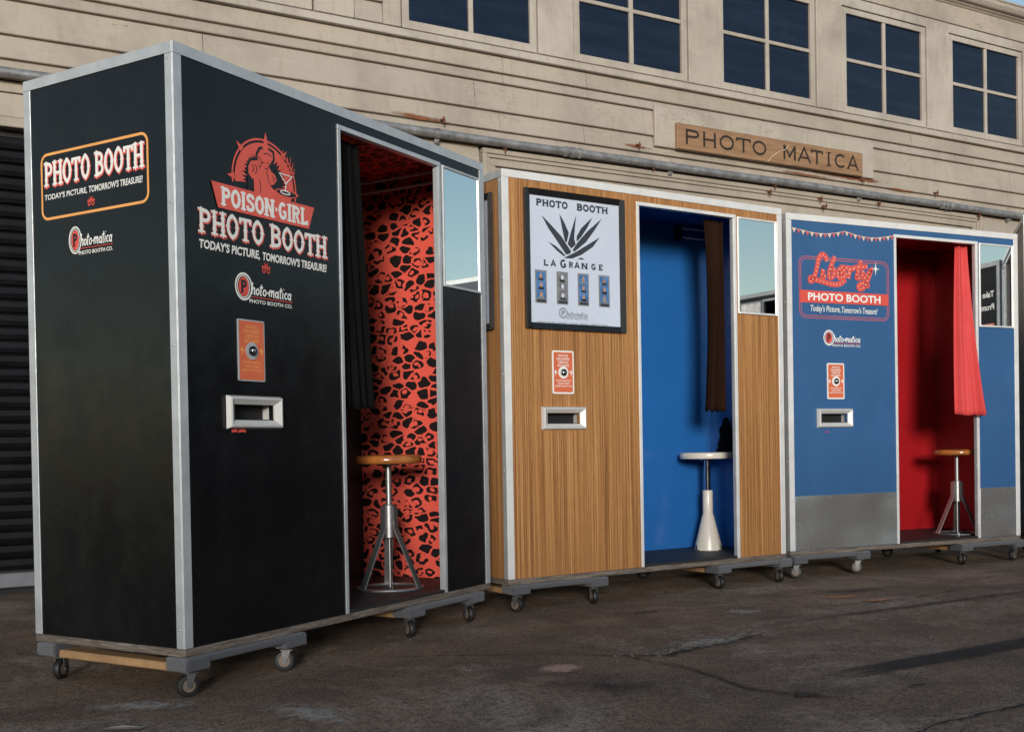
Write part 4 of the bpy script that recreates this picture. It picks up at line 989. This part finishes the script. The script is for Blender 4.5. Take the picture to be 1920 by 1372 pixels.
# ---- framed posters on the wooden booth
def poster(label, w, h):
    p = empty('framed_poster'); tag(p, label, 'poster', 'framed posters on the wooden booth')
    f = .030; m = MB()
    for x0, x1 in ((0, f), (w-f, w)): m.prism([(x0, 0), (x1, 0), (x1, -.012 if x0 == 0 else -.022), (x0, -.022 if x0 == 0 else -.012)], 0, h, 'XY')
    for z0, z1 in ((0, f), (h-f, h)): m.prism([(0, z0), (-.0215 if z0 == 0 else -.0118, z0), (-.0118 if z0 == 0 else -.0215, z1), (0, z1)], f, w-f, 'YZ')
    m.build('frame', 'frame_black', p)
    MB().box(f-.001, w-f+.001, -.008, -.001, f-.001, h-f+.001).build('sheet', 'paper', p)
    return p
PU, PZ, PWd, PH = .118, 1.367, .608, .674
po = poster('black framed white poster with agave plant print on wooden booth front', PWd, PH); place(po, b2, PU, -.0005, PZ)
pr = Print((-PU, -.008, -PZ), (1, 0, 0), (0, 0, 1), (0, -1, 0), .0006)
for wd, a, b_ in (('PHOTO', .186, .378), ('BOOTH', .430, .628)): put_caps(pr, wd, a, b_, 1.962, 1.995, .19, 0, False); pr.done('lettering', 'charcoal_ink', po); pr.reset()
for P in ([(.218, 1.918), (.267, 1.881), (.335, 1.825), (.394, 1.755), (.383, 1.743), (.362, 1.738), (.314, 1.794), (.259, 1.857)], [(.325, 1.935), (.354, 1.895), (.381, 1.846), (.368, 1.799), (.357, 1.801), (.343, 1.854)],
          [(.428, 1.939), (.418, 1.872), (.413, 1.82), (.422, 1.792), (.394, 1.77), (.373, 1.791), (.392, 1.847)], [(.529, 1.937), (.493, 1.879), (.456, 1.832), (.427, 1.807), (.429, 1.833), (.457, 1.876)],
          [(.588, 1.936), (.544, 1.878), (.485, 1.809), (.415, 1.757), (.401, 1.762), (.434, 1.805), (.5, 1.868)], [(.573, 1.841), (.528, 1.789), (.454, 1.743), (.397, 1.721), (.347, 1.72), (.426, 1.758), (.499, 1.799)],
          [(.256, 1.792), (.299, 1.776), (.334, 1.753), (.358, 1.732), (.347, 1.729), (.306, 1.754)], [(.429, 1.719), (.454, 1.731), (.476, 1.723)]):
    pr.reset(); pr.poly(P); pr.done('leaf_print', 'charcoal_ink', po)
for ch, a, b_ in (('L', .225, .255), ('A', .266, .302), ('G', .323, .364), ('R', .377, .406), ('A', .410, .446), ('N', .452, .496), ('G', .514, .547), ('E', .562, .590)): pr.reset(); put_caps(pr, ch, a, b_, 1.672 if a == .323 else 1.675, 1.711 if a == .323 else 1.704, .19, 0, False); pr.done('letter', 'charcoal_ink', po)
pr.reset()
for k, x0 in enumerate((.174, .302, .430, .561)):
    pr.reset(); pr.poly([(x0, 1.492), (x0+.069, 1.492), (x0+.069, 1.652), (x0, 1.652)]); s_ = pr.done('photo_strip', 'grey_ink', po)
    for j in range(3):
        z0 = 1.601-.044*j; pr.poly([(x0+.008, z0), (x0+.061, z0), (x0+.061, z0+.042), (x0+.008, z0+.042)]); pr.done('photo', 'photo_grey' if k == 1 else 'photo_blue', s_)
        pr.poly([(x0+.016, z0+.001), (x0+.053, z0+.001), (x0+.046, z0+.014), (x0+.024, z0+.014)]); pr.done('photo_shoulders', ('charcoal_ink', 'black_ink', 'grey_ink')[(j+k) % 3], s_)
        pr.disc(x0+.0345, z0+.023, .0085, 12, .012); pr.done('photo_head', 'skin_print' if k != 1 else 'paper', s_)
    pr.poly([(x0+.008, 1.497), (x0+.061, 1.497), (x0+.061, 1.509), (x0+.008, 1.509)]); pr.done('photo_caption', 'charcoal_ink', s_)
logo(po, pr, .311, .490, 1.420, 1.474, 'grey_ink', 'grey_ink', 'grey_ink')
for k in range(46):
    if k % 7 != 5: pr.poly([(.182+k*.0095, 1.400), (.182+k*.0095+.007, 1.400), (.182+k*.0095+.007, 1.4035), (.182+k*.0095, 1.4035)])
pr.done('small_print', 'grey_ink', po)
ps2 = poster('black framed glazed poster on narrow left side of wooden booth', .55, .655); ps2.rotation_euler = (0, 0, R(-90)); place(ps2, b2, -.0045, .63, 1.366)

# ---- furniture dollies
def caster():
    c = MB(); c.box(-.032, .032, -.026, .026, .0865, .0905, .001); c.lathe([(.020, .078), (.022, .086)], n=16)
    for s in (-1, 1):
        c.prism([(-.011, .034), (-.004, .028), (.004, .034), (.017, .072), (.018, .080), (-.012, .080), (-.013, .070)], s*.017-.0012, s*.017+.0012, 'XZ')
    c.box(-.017, .025, -.017, .017, .0765, .0795); c.lathe([(.006, -.022), (.006, .022)], (-.004, 0, .037), 10, 'Y')
    fork = c.build('caster', 'zinc', None, 35)
    w = MB(); w.lathe([(.012, -.0125), (.029, -.0125), (.034, -.011), (.037, -.007), (.0375, 0), (.037, .007), (.034, .011), (.029, .0125), (.012, .0125)], (-.004, 0, .0375), 28, 'Y'); w.build('wheel', 'tyre', fork, 35)
    h = MB(); h.lathe([(.005, -.0135), (.021, -.0132), (.021, .0132), (.005, .0135)], (-.004, 0, .0375), 18, 'Y'); h.build('hub', 'hub', fork, 35)
    return fork
def dolly():
    d = empty('furniture_dolly')
    for y0, y1 in ((-.022, .075), (.63, .725)):
        m = MB(); m.box(-.010, .560, y0, y1, .112, .1365, .006); m.box(-.014, .090, y0-.003, y1+.003, .091, .1362, .006); m.box(.455, .565, y0-.003, y1+.003, .091, .1362, .006)
        m.build('carpeted_rail', 'carpet', d)
    for x0, x1 in ((.004, .070), (.475, .545)): MB().box(x0, x1, .076, .629, .086, .114, .004).build('wooden_rail', 'dolly_wood', d)
    cs_ = caster(); first = True
    for (x, y) in ((.045, .032), (.505, .030), (.045, .67), (.505, .67)):
        c = cs_ if first else copy_tree(cs_); first = False; c.parent = d; c.location = (x, y, 0); c.rotation_euler = (0, 0, R(random.uniform(-70, 70)))
    return d
proto = dolly(); used = False
DL = [(b1, .0, 'under the left end of the black booth'), (b1, 1.23, 'under the right end of the black leopard booth'), (b2, .02, 'under the left end of the wooden booth'), (b2, 1.345, 'under the right end of the wooden booth'),
      (b3, .02, 'under the left end of the blue booth'), (b3, 1.345, 'under the right end of the blue booth'), (b4, .02, 'under the navy booth at right edge'), (b4, 1.30, 'under the far end of navy booth'), (b5, .02, 'under the near end of the mirrored black booth'), (b5, 1.30, 'under the far end of the mirrored black booth')]
for k, (b, u, where) in enumerate(DL):
    o = copy_tree(proto) if used else proto; used = True
    if k:
        for ch in o.children:
            if ch.name.startswith('caster'): ch.rotation_euler = (0, 0, R(random.choice((-60, -35, 20, 50, 75))+random.uniform(-15, 15)))
    o.rotation_euler = (0, 0, 0); place(o, b, u, 0, 0)
    tag(o, 'grey carpeted furniture dolly on casters '+where, 'dolly', 'furniture dollies under the booths')
